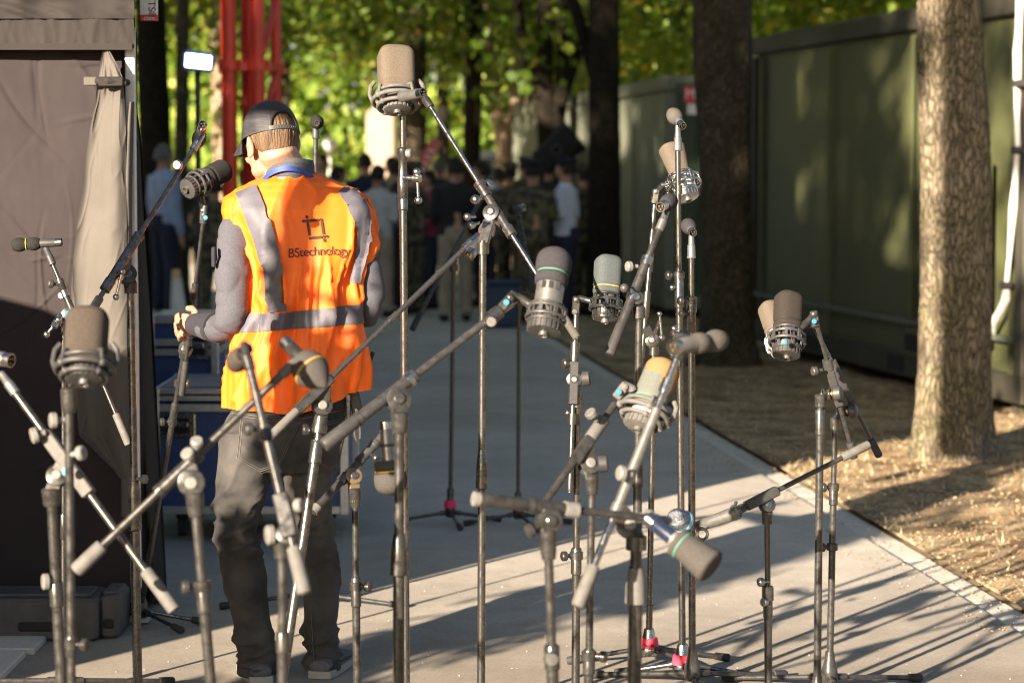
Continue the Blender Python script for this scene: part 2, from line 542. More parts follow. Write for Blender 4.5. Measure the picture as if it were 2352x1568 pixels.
def trunk_mb(base, pts, seed, nseg=40, rows=120, amp=.012, fl=.3):
    """pts: list of (x offset, y offset, height, radius)"""
    m = MB(); R = []
    H = pts[-1][2]
    for i in range(rows + 1):
        h = H*i/rows
        for j in range(len(pts)-1):
            if pts[j][2] <= h <= pts[j+1][2]: break
        a, c = pts[j], pts[j+1]; t = (h - a[2])/(c[2]-a[2])
        x, y, r = (a[k] + (c[k]-a[k])*t for k in (0, 1, 3))
        ring = []
        for k in range(nseg):
            q = 2*pi*k/nseg
            flare = 1 + fl*math.exp(-h*7)*(1 + .5*sin(q*5+seed))
            n = noise.noise(Vector((cos(q)*r*26+seed, sin(q)*r*26, h*5)))
            n2 = noise.noise(Vector((cos(q)*1.4+seed, sin(q)*1.4, h*1.4)))
            rr = r*flare*(1 + .06*n2) + amp*(-abs(n)*1.6 + .4)
            ring.append(Vector((base[0]+x+cos(q)*rr, base[1]+y+sin(q)*rr, base[2]+h)))
        R.append(ring)
    return m.rings(R)

CROWNS = {}
def add_tree(label, base, pts, mat, crown=None, limbs=(), group=None, seed=1, nseg=20, rows=60, amp=.01, crot=0, cscale=1, fl=.3):
    t = thing('tree', label, 'tree', base, group)
    m = trunk_mb(base, pts, seed, nseg, rows, amp, fl)
    for L in limbs:   # list of (dx, dy, h, r) points
        m.tube([Vector(base) + Vector((q[0], q[1], q[2])) for q in L], [q[3] for q in L], 10)
    m.build('trunk', mat, t, sharp=None)
    if crown:
        me = CROWNS[crown]
        o = bpy.data.objects.new('crown', me); C.objects.link(o); o.parent = t
        o.rotation_euler = (0, 0, crot); o.scale = (cscale, cscale, 1)
    return t
def reg_crown(key, m, mat):
    o = m.build('crown', mat, smooth=False); CROWNS[key] = o.data; bpy.data.objects.remove(o)
reg_crown('high', leaf_mesh('c', 5200, crown_vol(3.3, 3.0, 9.5), .17, 1, None, 60), MT['leaf'])
reg_crown('low', leaf_mesh('c', 5600, crown_vol(3.4, 2.5, 7.5), .16, 2, None, 70), MT['leaf'])
reg_crown('tall', leaf_mesh('c', 3600, crown_vol(2.4, 4.6, 9.0), .17, 5, None, 45), MT['leaf'])
reg_crown('yellow', leaf_mesh('c', 5200, crown_vol(2.9, 2.6, 6.4), .15, 3, None, 60), MT['leaf_y'])
lf = leaf_mesh('c', 7000, crown_vol(4.2, 9.0, 12.4), .24, 14, None, 70)
lf2 = leaf_mesh("c", 7000, lambda r: (Vector((r.uniform(-3.6, 3.6), r.uniform(-3.2, 4.2), 6.4 + 2.4*r.random()**.62)), r.uniform(.26, .46)), .20, 15, None, 84)
n0 = len(lf.v); lf.v += lf2.v; lf.f += [tuple(q + n0 for q in f_) for f_ in lf2.f]; lf.m += lf2.m
reg_crown('lofty', lf, MT['leaf'])
reg_crown('wide', leaf_mesh('c', 12000, crown_vol(3.9, 3.6, 10.5), .24, 4, None, 80), MT['leaf'])

MT['glass_far'] = M('dim_glass', (.03,.035,.04), (.04,.045,.05), 3, .15)
MT['sagedark_far'] = M('green_tub', (.06,.08,.05), (.05,.065,.04), 3, .6)
def px_tree(px, z): return Vector(((px-CX)*z/F, z, 0))
RG = 'trees lining the path'
# the big trunk at right, its base a little right of its upper part
add_tree('thick furrowed trunk standing in the straw at the right edge, sunlit down its left side', px_tree(2193, 13.16),
    [(0, 0, 0, .208), (0, 0, .35, .200), (.012, 0, 1.0, .192), (-.005, 0, 1.7, .184), (-.055, 0, 2.55, .170), (-.10, 0, 5.0, .15)], MT['bark'], 'tall', seed=2, nseg=110, rows=420, amp=.011, fl=.22)
add_tree('dark mossy trunk in front of the green container, mulch round its foot', px_tree(1672, 19.3),
    [(0, 0, 0, .235), (0, 0, .6, .205), (-.02, 0, 1.6, .205), (-.06, 0, 2.6, .235), (-.08, 0, 5.4, .2)], MT['bark_dark'], 'tall', seed=5, nseg=48, rows=140, crot=1)
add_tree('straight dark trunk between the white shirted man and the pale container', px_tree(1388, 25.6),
    [(0, 0, 0, .19), (0, 0, 1.4, .165), (-.03, 0, 5.5, .15)], MT['bark_shaded'], 'tall', seed=7, crot=2, limbs=[[(0,0,2.2,.08),(-.35,.2,3.4,.06),(-.5,.3,4.6,.05)]])
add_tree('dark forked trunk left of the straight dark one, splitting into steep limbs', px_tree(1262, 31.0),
    [(0, 0, 0, .17), (0, 0, 1.3, .135), (-.06, 0, 2.6, .11), (-.06, 0, 5.5, .10)], MT['bark_shaded'], 'high', seed=9, crot=3,
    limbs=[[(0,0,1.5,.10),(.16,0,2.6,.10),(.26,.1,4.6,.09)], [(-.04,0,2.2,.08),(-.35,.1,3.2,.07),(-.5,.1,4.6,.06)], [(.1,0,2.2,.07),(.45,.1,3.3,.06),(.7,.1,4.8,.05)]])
add_tree('pale trunk with a Y fork catching the sun behind the crowd', px_tree(1158, 40.0),
    [(0, 0, 0, .16), (0, 0, 1.9, .14), (-.16, 0, 2.9, .12), (-.36, 0, 4.2, .10), (-.45, 0, 6.5, .09)], MT['bark_pale'], 'tall', seed=11, crot=4,
    limbs=[[(.0,0,1.85,.12),(.20,0,2.8,.10),(.28,0,4.4,.08)], [(.04,.1,1.9,.11),(.55,.2,3.0,.09),(.75,.2,4.6,.07)]])
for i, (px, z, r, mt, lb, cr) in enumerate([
    (1082, 36.0, .14, 'bark_shaded', 'slim dark trunk just left of the pale Y fork', 'high'),
    (1022, 47.0, .13, 'bark_shaded', 'thin far trunk second left of the pale Y fork', 'low'),
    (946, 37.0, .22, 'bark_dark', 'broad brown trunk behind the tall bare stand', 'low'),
    (362, 27.4, .19, 'bark_shaded', 'black shaded trunk close beside the brown tent', 'tall'),
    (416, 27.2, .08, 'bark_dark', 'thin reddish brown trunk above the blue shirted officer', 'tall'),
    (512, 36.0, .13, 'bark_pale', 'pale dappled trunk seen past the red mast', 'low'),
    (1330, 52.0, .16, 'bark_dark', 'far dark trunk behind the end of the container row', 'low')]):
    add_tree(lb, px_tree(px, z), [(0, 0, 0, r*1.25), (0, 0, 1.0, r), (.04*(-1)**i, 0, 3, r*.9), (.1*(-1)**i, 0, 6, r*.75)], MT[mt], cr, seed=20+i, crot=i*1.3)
# crowns behind the containers and further down the avenue
for i, (x, z, cr, lb) in enumerate([
    (4.9, 27.0, 'yellow', 'yellow green tree rising behind the long dark container'),
    (7.6, 24.0, 'yellow', 'yellowing tree behind the right end of the container'),
    (3.1, 33.5, 'yellow', 'bright lime tree behind the pale container'),
    (2.2, 43.0, 'yellow', 'lime tree far beyond the pale container'),
    (-3.8, 40.0, 'high', 'leafy tree behind the red mast, high boughs'),
    (-5.3, 28.6, 'low', 'dense dark tree just behind the flood light and red mast'),
    (6.8, 38.0, 'yellow', 'sunny tree far behind the two containers'),
    (-5.5, 52.0, 'high', 'tall leafy tree far behind the flood light')]):
    add_tree(lb, (x, z, 0), [(0, 0, 0, .2), (0, 0, 1, .16), (.05, 0, 6, .1)], MT['bark_dark'], cr, seed=40+i, crot=i*2.1, cscale=1.0)
# row along the left of the avenue, outside the frame: it shades the crowd and the containers
for i, (x, y, c) in enumerate([(-11.0, -1.6, 0), (-10.6, 7.8, 3)]):
    add_tree(('tree with a broad high crown rising behind the added shade blocks', 'second tree behind the added shade blocks', 'third tree behind the added shade blocks, furthest along', 'tree standing right against the added shade blocks')[c], (x, y, 0), [(0, 0, 0, .26), (0, 0, 1, .2), (.05, 0, 7, .12)], MT['bark_dark'], ('lofty' if c in (0, 3) else 'wide'), seed=60+i, crot=i*.9, cscale=.85)
# unseen stepped blocks added left of the avenue to shade crowd and lower containers
MT['render_wall'] = M('pale_wall_render', (.42,.38,.32), (.36,.32,.27), 3, .8)
t = thing('building', 'unseen stepped blocks added left of the avenue to cast shade', 'building', (-9.0, 12, 0))
for nm, y0, y1, h, x0, x1 in (('wall', .10, 5.2, 6.1, -8.2, -7.2), ('shade_panel', 4.9, 6.1, 8.6, -7.55, -7.15), ('low_shade_block', 5.2, 9.0, 4.8, -8.2, -7.2), ('tall_shade_block', 9.0, 24, 6.1, -8.2, -7.2)):
    m = MB(); m.box(((x0+x1)/2, (y0+y1)/2, h/2), (x1-x0, y1-y0-.01, h)); wl = m.build(nm, MT['render_wall'], t, smooth=False)
    y = y0 + 1.6
    while y < y1 - 1 and nm != 'shade_panel':
        m = MB(); m.box((-7.19 if y > 6.6 or y < 2.2 else -7.14, y, 1.9), (.06, 1.1, 1.5), None, .01); m.build('window', MT['glass_far'], wl, smooth=False); y += 2.6
# unseen shrub added left of the stands, shaped to dapple the technician's legs
t = thing('shade_shrub', 'unseen leafy shrub added left of the stands to dapple the technician', 'shrub', (-3.02, 3.5, 0))
m = MB(); m.tube([(-3.02, 3.5, 0), (-3.02, 3.5, .4)], [.2, .26], 20); m.build('tub', MT['sagedark_far'], t)
SV = (Vector((.845, -.535, 0)), Vector((.5, .8, 0)))
def shrub_vol(r):
    o = r.uniform(-.26, .17); top = 2.1 if o > -.08 else 1.62
    return Vector((-3.02, 3.5, .45 + (top-.45)*r.random()**1.1)) + SV[0]*o + SV[1]*r.uniform(-.2, .2), r.uniform(.09, .14)
m = leaf_mesh('s', 3200, shrub_vol, .085, 31, None, 64)
rsb = random.Random(77)
for i in range(13):                              # arching sprays
    a0 = Vector((-3.02, 3.5, 1.7 + .3*rsb.random())); tgt = Vector((-3.02, 3.5, rsb.uniform(2.0, 2.8))) + SV[0]*rsb.uniform(-.12, .42) + SV[1]*rsb.uniform(-.25, .25)
    for k in range(26):
        q = k/25; p_ = a0.lerp(tgt, q) + Vector((0, 0, .16*sin(pi*q))) + Vector((rsb.gauss(0, .03), rsb.gauss(0, .03), rsb.gauss(0, .04)))
        n_ = Vector((rsb.gauss(0, .5), rsb.gauss(-.5, .5), rsb.gauss(.3, .5))).normalized(); u_, v_ = perp(n_); L_ = rsb.uniform(.06, .12); b_ = len(m.v)
        m.v += [p_ - u_*L_*.5, p_ + v_*L_*.3, p_ + u_*L_*.6, p_ - v_*L_*.3]; m.face(b_, b_+1, b_+2, b_+3)
m.build('crown', MT['leaf'], t, smooth=False)
m = MB(); m.tube([(-3.02, 3.5, .3), (-3.0, 3.5, 1.2), (-3.03, 3.5, 2.0)], [.03, .022, .01], 8); m.build('trunk', MT['bark_dark'], t)
# far wood closing the view
fw = leaf_mesh('w', 36000, lambda r: (Vector((r.uniform(-18, 16), r.uniform(60, 68), r.uniform(.0, 1)*9)), r.uniform(.7, 1.4)), .5, 8, None, 520)
tag(fw.build('woods', MT['leaf_far'], smooth=False), kind='stuff')
hd = leaf_mesh('h', 9000, lambda r: (Vector((r.uniform(-12, 9), r.uniform(54, 57), r.uniform(.1, 2.6))), r.uniform(.4, .8)), .2, 9, None, 130)
tag(hd.build('hedge', MT['leaf_far'], smooth=False), 'clipped lime green hedge closing the avenue behind the crowd', 'hedge')

# ---------------------------------------------------------------- containers
MT['olive'] = M('olive_container_paint', (.088,.098,.043), (.072,.081,.036), 2.2, .55, bs=.15, bscale=6, bd=.01)
MT['olive_dark'] = M('dark_green_paint', (.035,.06,.03), (.028,.048,.024), 3, .5)
MT['sage'] = M('pale_sage_paint', (.15,.165,.125), (.12,.135,.10), 2, .6)
MT['sagedark'] = M('sage_rail_paint', (.13,.145,.105), (.10,.115,.085), 2, .6)
MT['rail'] = M('brown_green_rail', (.045,.042,.03), (.032,.03,.022), 3, .6)
MT['void'] = M('dark_recess', (.01,.01,.01), (.014,.014,.013), 3, .8)
def container(label, a, d, L, W, H, mwall, mrail, z0=.12, ribs=13, extra=None):
    """a: near-left bottom corner on the ground; d: unit vector along the long visible side; body extends to the right of d"""
    a = Vector(a); d = Vector(d).normalized(); n = Vector((d.y, -d.x, 0)); up = Vector((0, 0, 1))   # n points away from the visible side
    if n.x < 0: n = -n
    t = thing('shipping_container', label, 'container', a)
    m = MB()
    m.box(a + d*L/2 + n*(W/2+.03) + up*(z0+H/2), (L-.1, W-.06, H-.1), (d, n, up))
    for i in range(ribs):
        m.box(a + d*(.25 + (L-.5)*i/(ribs-1)) + n*.024 + up*(z0+H/2), (.05, .02, H-.36), (d, n, up))
    m.build('wall', mwall, t, smooth=False)
    r = MB(); r.box(a + d*L/2 + n*W/2 + up*(z0+H-.07), (L, W, .15), (d, n, up), .012); r.build('roof_rail', mrail, t, smooth=False)
    r = MB(); r.box(a + d*L/2 + n*W/2 + up*(z0+.09), (L, W, .18), (d, n, up), .012)
    r.mat(1)
    for q in (.30, .62): r.box(a + d*L*q + n*.002 + up*(z0+.09), (.34, .02, .115), (d, n, up))
    r.build('base_rail', [mrail, MT['void']], t, smooth=False)
    for i, q in enumerate((.06, L-.06)):
        for e in (.06, W-.06):
            c = MB(); c.box(a + d*q + n*(e - .008 if e < 1 else e + .008) + up*(z0+H/2), (.14, .12, H-.33), (d, n, up), .01); c.build('corner_post', mrail, t, smooth=False)
    for q in (.3, L-.3):
        for e in (.3, W-.3):
            f = MB(); f.box(a + d*q + n*e + up*(z0/2-.01), (.35, .35, z0+.02), (d, n, up)); f.build('timber_block', MT['bark_dark'], t, smooth=False)
    if extra: extra(t, a, d, n, up)
    return t
A0 = Vector((2.06, 21.0, 0)); A1 = Vector((3.16, 15.2, 0)); dA = (A1 - A0).normalized()
def extraA(t, a, d, n, up):
    W = lambda s, h, o=0: a + d*s - n*o + up*h
    # service hatch, ladder bars and vents near the right end, where the sun falls
    for s0, s1, h0, h1 in ((4.95, 5.50, .42, 1.62),):
        m = MB()
        m.box(W((s0+s1)/2, (h0+h1)/2, .006), (s1-s0, .05, h1-h0), (d, n, up), .012)
        m.mat(1)
        m.box(W(s0+.16, h0+.22, .034), (.22, .02, .05), (d, n, up)); m.box(W(s0+.16, h0+.34, .034), (.22, .02, .05), (d, n, up))
        hp = m.build('service_hatch', [MT['olive'], MT['white']], t, smooth=False)
        h = MB(); h.cyl(W(s1-.06, h0+.55, .05), W(s1+.01, h1-.06, .05), .018); h.build('handle', MT['olive'], hp)
    v = MB()
    v.box(W(5.22, 1.72, .012), (.16, .03, .1), (d, n, up), .01); v.build('vent_plate', MT['sagedark'], t, smooth=False)
    v = MB(); v.box(W(4.15, .36, .004), (.36, .03, .2), (d, n, up), .01); v.mat(1); v.box(W(4.15, .36, .022), (.28, .02, .12), (d, n, up))
    v.build('tie_point', [MT['olive'], MT['void']], t, smooth=False)
    v = MB(); v.box(W(3.0, .50, .0), (5.8, .03, .035), (d, n, up)); v.build('side_strip', MT['sagedark'], t, smooth=False)
contA = container('long dark green container behind the big trunks, dappled with sun', A0, dA, 6.05, 2.4, 2.59, MT['olive'], MT['rail'], .1, 4, extraA)
B0 = Vector((1.60, 25.2, 0)); dB = Vector((-.92, 7.3, 0)).normalized()
def extraB(t, a, d, n, up):
    e = -d
    m = MB(); m.box(a + n*1.2 + up*1.35 + e*.006, (2.2, .05, 2.2), (n, e, up), .01)
    dr = m.build('end_door', MT['olive_dark'], t, smooth=False)
    h = MB()
    for q in (.35, .95, 1.45, 2.05): h.cyl(a + n*q + e*.06 + up*.35, a + n*q + e*.06 + up*2.35, .018)
    h.build('lock_rod', MT['olive_dark'], dr)
contB = container('pale sage container further along the path, dark door at its near end', B0, dB, 6.05, 2.4, 2.42, MT['sage'], MT['sagedark'], .1, 4, extraB)
dC = dB
container('distant pale container at the end of the row, half hidden by trunks', B0 + dB*6.6, dB, 6.05, 2.4, 2.42, MT['sage'], MT['sagedark'], .1, 9)

def text_obj(name, body, mat, origin, xdir, ydir, size, parent=None, align='CENTER', depth=.001, fit=None):
    cu = bpy.data.curves.new(name, 'FONT'); cu.body = body; cu.size = size; cu.align_x = align; cu.align_y = 'CENTER'; cu.extrude = depth
    tmp = bpy.data.objects.new(name, cu); C.objects.link(tmp)
    dg = bpy.context.evaluated_depsgraph_get()
    me = bpy.data.meshes.new_from_object(tmp.evaluated_get(dg), depsgraph=dg)
    bpy.data.objects.remove(tmp)
    x = Vector(xdir).normalized(); y = Vector(ydir).normalized(); z = x.cross(y)
    g0 = org(parent) if parent is not None else Vector((0, 0, 0))
    xs = [v.co.x for v in me.vertices]; k = 1.0
    if fit: k = fit/(max(xs)-min(xs))
    for v in me.vertices: v.co = Vector(origin) + x*v.co.x*k + y*v.co.y + z*v.co.z - g0
    me.materials.clear(); me.materials.append(mat)
    o = bpy.data.objects.new(name, me); C.objects.link(o)
    if parent is not None: o.parent = parent
    return o
MT['sign_red'] = M('red_sign', (.62,.03,.05), (.55,.03,.05), 20, .5)
sg = P(1592, 218, 25.05)
t = thing('warning_sign', 'small red and white sign on the dark container door', 'sign', sg + Vector((0, -.07, 0)))
m = MB(); m.box(sg + Vector((0, -.075, 0)), (.19, .02, .16)); m.build('sign_panel', MT['sign_red'], t, smooth=False)
m = MB(); m.box(sg + Vector((.0, -.075, -.15)), (.13, .02, .11)); m.build('lower_panel', MT['white'], t, smooth=False)
text_obj('lettering', 'ME', MT['white'], sg + Vector((0, -.087, 0)), (1, 0, 0), (0, 0, 1), .14, t)

# bundle of white cables on the container's right end
MT['cable'] = M('white_cable', (.80,.79,.77), (.72,.71,.69), 30, .45)
t = thing('cable_bundle', 'bundle of white cables strapped down the sunlit container end with black ties', 'cables', P(2320, 700, 15.3))
rc = random.Random(5)
cols = [(2345, 0), (2338, 120), (2338, 330), (2328, 480), (2313, 640), (2310, 690), (2292, 730), (2272, 770)]
def cz(px):   # depth of the container side at this column
    return (A0.x - A0.y*dA.x/dA.y) / ((px-CX)/F - dA.x/dA.y) - .06
for j in range(7):
    m = MB(); o_ = [(rc.uniform(-7, 7), rc.uniform(-.02, .02)) for _ in cols]
    pts = []
    for (px, py), (a_, c_) in zip(cols, o_):
        tight = .45 if py in (330, 640) else (1.5 if py > 700 else 1)
        pts.append(P(px + a_*tight, py, cz(px) + c_*.5))
    m.tube(pts, .011, 8); m.build('cable', MT['cable'], t)
for px, py in ((2343, 192), (2337, 345), (2311, 655)):
    m = MB(); q = P(px, py, cz(px) - .01); m.box(q, (.075, .07, .045), None, .008); m.build('tie', MT['brubber'], t, smooth=False)
# ---------------------------------------------------------------- tent at left
def fabric(name, a, b, bs=.25):
    m = M(name, a, b, 5, .85, bs=bs, bscale=380, bd=.0015, lo=.3, hi=.7, spec=.2)
    return m
MT['tent_brown'] = fabric('taupe_brown_canvas', (.036,.029,.031), (.029,.0235,.025))
MT['tent_grey'] = fabric('grey_brown_canvas', (.030,.026,.0255), (.024,.021,.0205))
MT['tent_beige'] = fabric('beige_curtain_lining', (.108,.099,.090), (.088,.081,.074))
MT['alu'] = M('aluminium', (.62,.62,.62), (.5,.5,.5), 30, .4, .7)
def lerp_tab(tab, y):
    if y <= tab[0][0]: return tab[0][1]
    for (a, p), (b, q) in zip(tab, tab[1:]):
        if y <= b: return p + (q-p)*(y-a)/(b-a)
    return tab[-1][1]
def crease(x, h, seed, s=1.0):
    """fabric relief: soft folds plus thin ridged creases"""
    v = Vector((x*2.2*s+seed, h*1.5*s, seed))
    soft = noise.noise(v)*.6 + noise.noise(v*2.3)*.35
    q = Vector((x*3.1*s + h*1.7*s + seed, h*2.0*s - x*1.3*s, seed*1.7))
    ridge = (1 - abs(noise.noise(q)))**9 + .7*(1 - abs(noise.noise(q*2.1 + Vector((3, 1, 2)))))**11
    return soft, ridge
TZ = 8.40
tent = thing('canopy_tent', 'brown canvas tent with a tied back beige curtain at the left edge', 'tent', (-1.31, TZ, 0))
rl = random.Random(17)
LINES = []
for i in range(46):
    ang = rl.choice((rl.gauss(-.9, .25), rl.gauss(.55, .3), rl.gauss(1.5, .12), rl.gauss(.25, .12)))
    LINES.append((rl.uniform(-2.0, -1.3), rl.uniform(.55, 2.05), cos(ang), sin(ang), rl.uniform(.06, .30), rl.uniform(.004, .011), rl.uniform(-.0045, .0055)))
def wallrelief(x, h):
    z = 0
    for (lx, lh, c, s_, L, w_, a_) in LINES:
        du = (x-lx)*c + (h-lh)*s_
        if abs(du) > L: continue
        dv = -(x-lx)*s_ + (h-lh)*c + .02*sin(du*9 + lx*40)
        if abs(dv) > w_*3: continue
        z += a_*math.exp(-(dv/w_)**2)*(1-(du/L)**2)
    return z
m = MB()
def wallfn(u, v):
    x = -2.1 + .8*u; h = .02 + 2.04*v
    q = Vector((x*3, h*1.2, 1))
    return (x, TZ + .02 - .010*noise.noise(q) - .006*noise.noise(q*2.6) - .0012*noise.noise(q*11) - 1.7*wallrelief(x, h) + .010*(1-v)*sin(x*9), h)
m.grid(wallfn, 150, 330)
m.grid(lambda u, v: (-4.3 + 2.2*u, TZ + .02, .02 + 2.04*v), 4, 4)
m.build('front_wall', MT['tent_brown'], tent, sharp=None)
m = MB()
def valfn(u, v):
    x = -4.3 + 3.005*u; h = 2.0 + .10*v
    s, r = crease(x*2, h, 8.1)
    return (x, TZ - .06 - .010*s - .006*r + .006*sin(x*64 + 5*s)*(1-v)*(.4+s) - .004*(1-abs(noise.noise(Vector((x*30, h*9, 4)))))**6, h)
m.grid(valfn, 380, 12)
def roofn(u, v):
    x = -4.3 + 3.005*u; h = 2.10 + .14*v
    s, r = crease(x*1.6 + h*2.2, h*3, 5.1); r = r*.9 + 1.1*(1-abs(noise.noise(Vector((x*5 + h*11, h*5 - x*2, 2)))))**5 + .5*noise.noise(Vector((x*9 - h*14, h*8, 6)))
    return (x, TZ - .055 + .03*v - .03*s*(.3+v) - .02*r + .01*sin(x*38)*(1-v), h)
m.grid(roofn, 220, 16)
def roof2(u, v):   # slopes up to the ridge
    x = -4.3 + 3.005*u; h = 2.24 + 1.0*v
    s, r = crease(x*1.2, h, 5.1)
    k = 1 - .35*v*(u if u > .5 else .5)
    return (x - .27*v*u, TZ - .025 + 1.5*v - .03*s*(1.3), h)
m.grid(roof2, 80, 30)
def roof3(u, v):
    x = -4.3 + 3.005*u
    return (x - (.27+.28*v)*u, TZ + 1.475 + 1.6*v, 3.24 - 1.1*v)
m.grid(roof3, 10, 6)
def sidev(u, v):
    s, r = crease(u*3, v, 2.2)
    return (-1.297 + .01*s - .55*u, TZ - .055 + 3.1*u, 2.0 + .24*v)
m.grid(sidev, 60, 6)
def gable(u, v):
    hh = 1.0*(1-abs(2*u-1))
    return (-1.296 - .55*u, TZ - .03 + 3.05*u, 2.24 + hh*v)
m.grid(gable, 20, 8)
m.build('roof', MT['tent_grey'], tent, sharp=None)
# hem seam of the roof edge
m = MB(); m.box((-2.8, TZ - .072, 2.005), (3.0, .006, .022)); m.build('hem', MT['tent_grey'], tent)
# tied-back beige curtain
cl = [(108, 236), (180, 224), (235, 219), (300, 206), (450, 186), (600, 168), (720, 161), (850, 168), (1000, 182), (1080, 262), (1100, 275)]
cr = [(108, 246), (150, 270), (185, 284), (300, 289), (500, 291), (1100, 292)]
m = MB()
def curt(u, v):
    py = 108 + (1098-108)*u
    a, b = lerp_tab(cl, py), lerp_tab(cr, py)
    px = a + (b-a)*v
    pin = math.exp(-((py-186)/30.)**2)
    wid = (b-a)/100.
    s, r = crease(v*1.3, u*1.6, 6.6)
    fold = .026*sin(v*5.6 + .5*sin(u*5) + .6*u)*min(1, wid) + .010*sin(v*21 + 2*s)*pin
    z = TZ - .055 + fold*(.5+.5*(1-pin)) - .004*noise.noise(Vector((v*5, u*9, 3))) - .003*(1-abs(noise.noise(Vector((v*4 + u*5, u*7, 9)))))**9 - .03*pin
    return P(px, py, z)
m.grid(curt, 240, 90); m.build('curtain', MT['tent_beige'], tent, sharp=None)
m = MB()
m.tube([P(222, 187, TZ-.10), P(250, 186, TZ-.125), P(284, 191, TZ-.11), P(292, 190, TZ-.05)], .012, 8)
m.box(P(255, 188, TZ-.118), (.085, .02, .034), None, .004)
m.build('tie_strap', MT['tent_grey'], tent)
m = MB(); m.box(P(208, 187, TZ-.10), (.045, .012, .03), None, .003); m.build('strap_tab', MT['tent_beige'], tent)
# corner leg, white with its canvas sleeve, and the side wall gathered behind it
m = MB(); m.box(P(301, 0, TZ).xz.to_3d() if False else Vector((P(301, 400, TZ).x, TZ+.015, 1.03)), (.034, .034, 2.1), None, .004)
m.mat(1); m.box((P(301, 400, TZ).x, TZ+.02, .012), (.10, .10, .02), None, .004)
m.build('leg', [MT['white'], MT['alu']], tent, smooth=False)
m = MB(); sl_ = [(235, 306, 8), (330, 299, 14), (700, 293, 16), (1050, 291, 16), (1180, 290, 18)]
def sleeve(u, v):
    py = 235 + 945*u
    px = lerp_tab([(q[0], q[1]) for q in sl_], py); wd = lerp_tab([(q[0], q[2]) for q in sl_], py)
    a = pi*(v-.5)
    return P(px, py, TZ) + Vector((sin(a)*px2m(wd*.62, TZ), -.02-.035*cos(a) + .004*noise.noise(Vector((v*3, u*14, 1))), 0))
m.grid(sleeve, 80, 14); m.build('leg_sleeve', MT['tent_beige'], tent, sharp=None)
m = MB()
swr = [(110, 308), (240, 312), (330, 321), (500, 330), (700, 344), (900, 354), (1100, 366), (1380, 384)]
def sidew(u, v):
    py = 110 + 1270*u
    pr = lerp_tab(swr, py)
    s, r = crease(v*1.5, u*3, 4.4)
    px = 300 + (pr-300)*v
    return P(px, py, TZ + .03 + .42*v + .05*sin(v*7+s)*(.4+u))
m.grid(sidew, 140, 30)
def sideb(u, v):
    py = 110 + 1270*u
    q = P(lerp_tab(swr, py), py, TZ + .45)
    return (q.x - .35*v*(1.2-u*.3), q.y + .5*v + .06*sin(v*9+u*3), q.z)
m.grid(sideb, 60, 16)
m.build('side_wall', MT['tent_grey'], tent, sharp=None)
# tent name strip on the corner
m = MB()
a = P(342, 0, TZ+.10); m.box((a.x, TZ+.10, 1.6+(380-5)/654+.10), (.062, .006, .30)); 
m.mat(1); m.box((a.x+.001, TZ+.098, P(340, 42, TZ+.10).z), (.062, .008, .020))
bn = m.build('name_strip', [MT['white'], MT['sign_red']], tent, smooth=False)
MT['ink'] = M('black_ink', (.015,.015,.016), (.02,.02,.02), 20, .6)
text_obj('lettering', 'ENTS\u00ae', MT['ink'], P(348, 8, TZ+.094), (0, 0, -1), (1, 0, 0), .036, bn)
text_obj('lettering', '.com', MT['white'], P(341, 42, TZ+.092), (1, 0, 0), (0, 0, 1), .022, bn)

# ballast blocks
MT['ballast'] = M('grey_ballast_plastic', (.085,.08,.08), (.055,.052,.052), 9, .7, bs=.3, bscale=60)
for lb, x0, x1, yb, zz in (('long dark grey ballast block lying along the foot of the tent', -60, 224, 1470, 8.05), ('short upright grey ballast block at the tent corner', 228, 272, 1462, 8.10)):
    a, b = P(x0, yb, zz), P(x1, yb, zz); a.z = b.z = 0
    hgt = px2m(100, zz); c = (a+b)/2 + Vector((0, .13, hgt/2))
    t = thing('ballast_block', lb, 'weight', (c.x, c.y, 0), 'tent weights')
    m = MB(); m.box(c, (b.x-a.x, .26, hgt), None, .012); m.box(c + Vector((0, 0, hgt/2 + .004)), ((b.x-a.x)*.86, .17, .012), None, .005)
    m.build('block', MT['ballast'], t, smooth=False)
    m = MB(); m.box(c + Vector((0, -.125, -.02)), (min(.12, (b.x-a.x)*.6), .02, .035), None, .006); m.build('grip_slot', MT['void'], t, smooth=False)
# unseen sloped block added left of the frame to shade the tent's lower half
t = thing('shade_wedge', 'unseen dark block with a sloping top added left of the tent for shade', 'case', (-3.6, 5.5, 0))
m = MB(); V_ = [(-4.6,5.0,0), (-3.09,5.0,0), (-3.09,6.1,0), (-4.6,6.1,0), (-4.6,5.0,2.25), (-3.09,5.0,1.86), (-3.09,6.1,1.86), (-4.6,6.1,2.25)]
m.v = [Vector(q) for q in V_]
for f in ((0,3,2,1), (4,5,6,7), (0,1,5,4), (1,2,6,5), (2,3,7,6), (3,0,4,7)): m.face(*f)
m.build('shell', MT['plastic'], t, smooth=False)

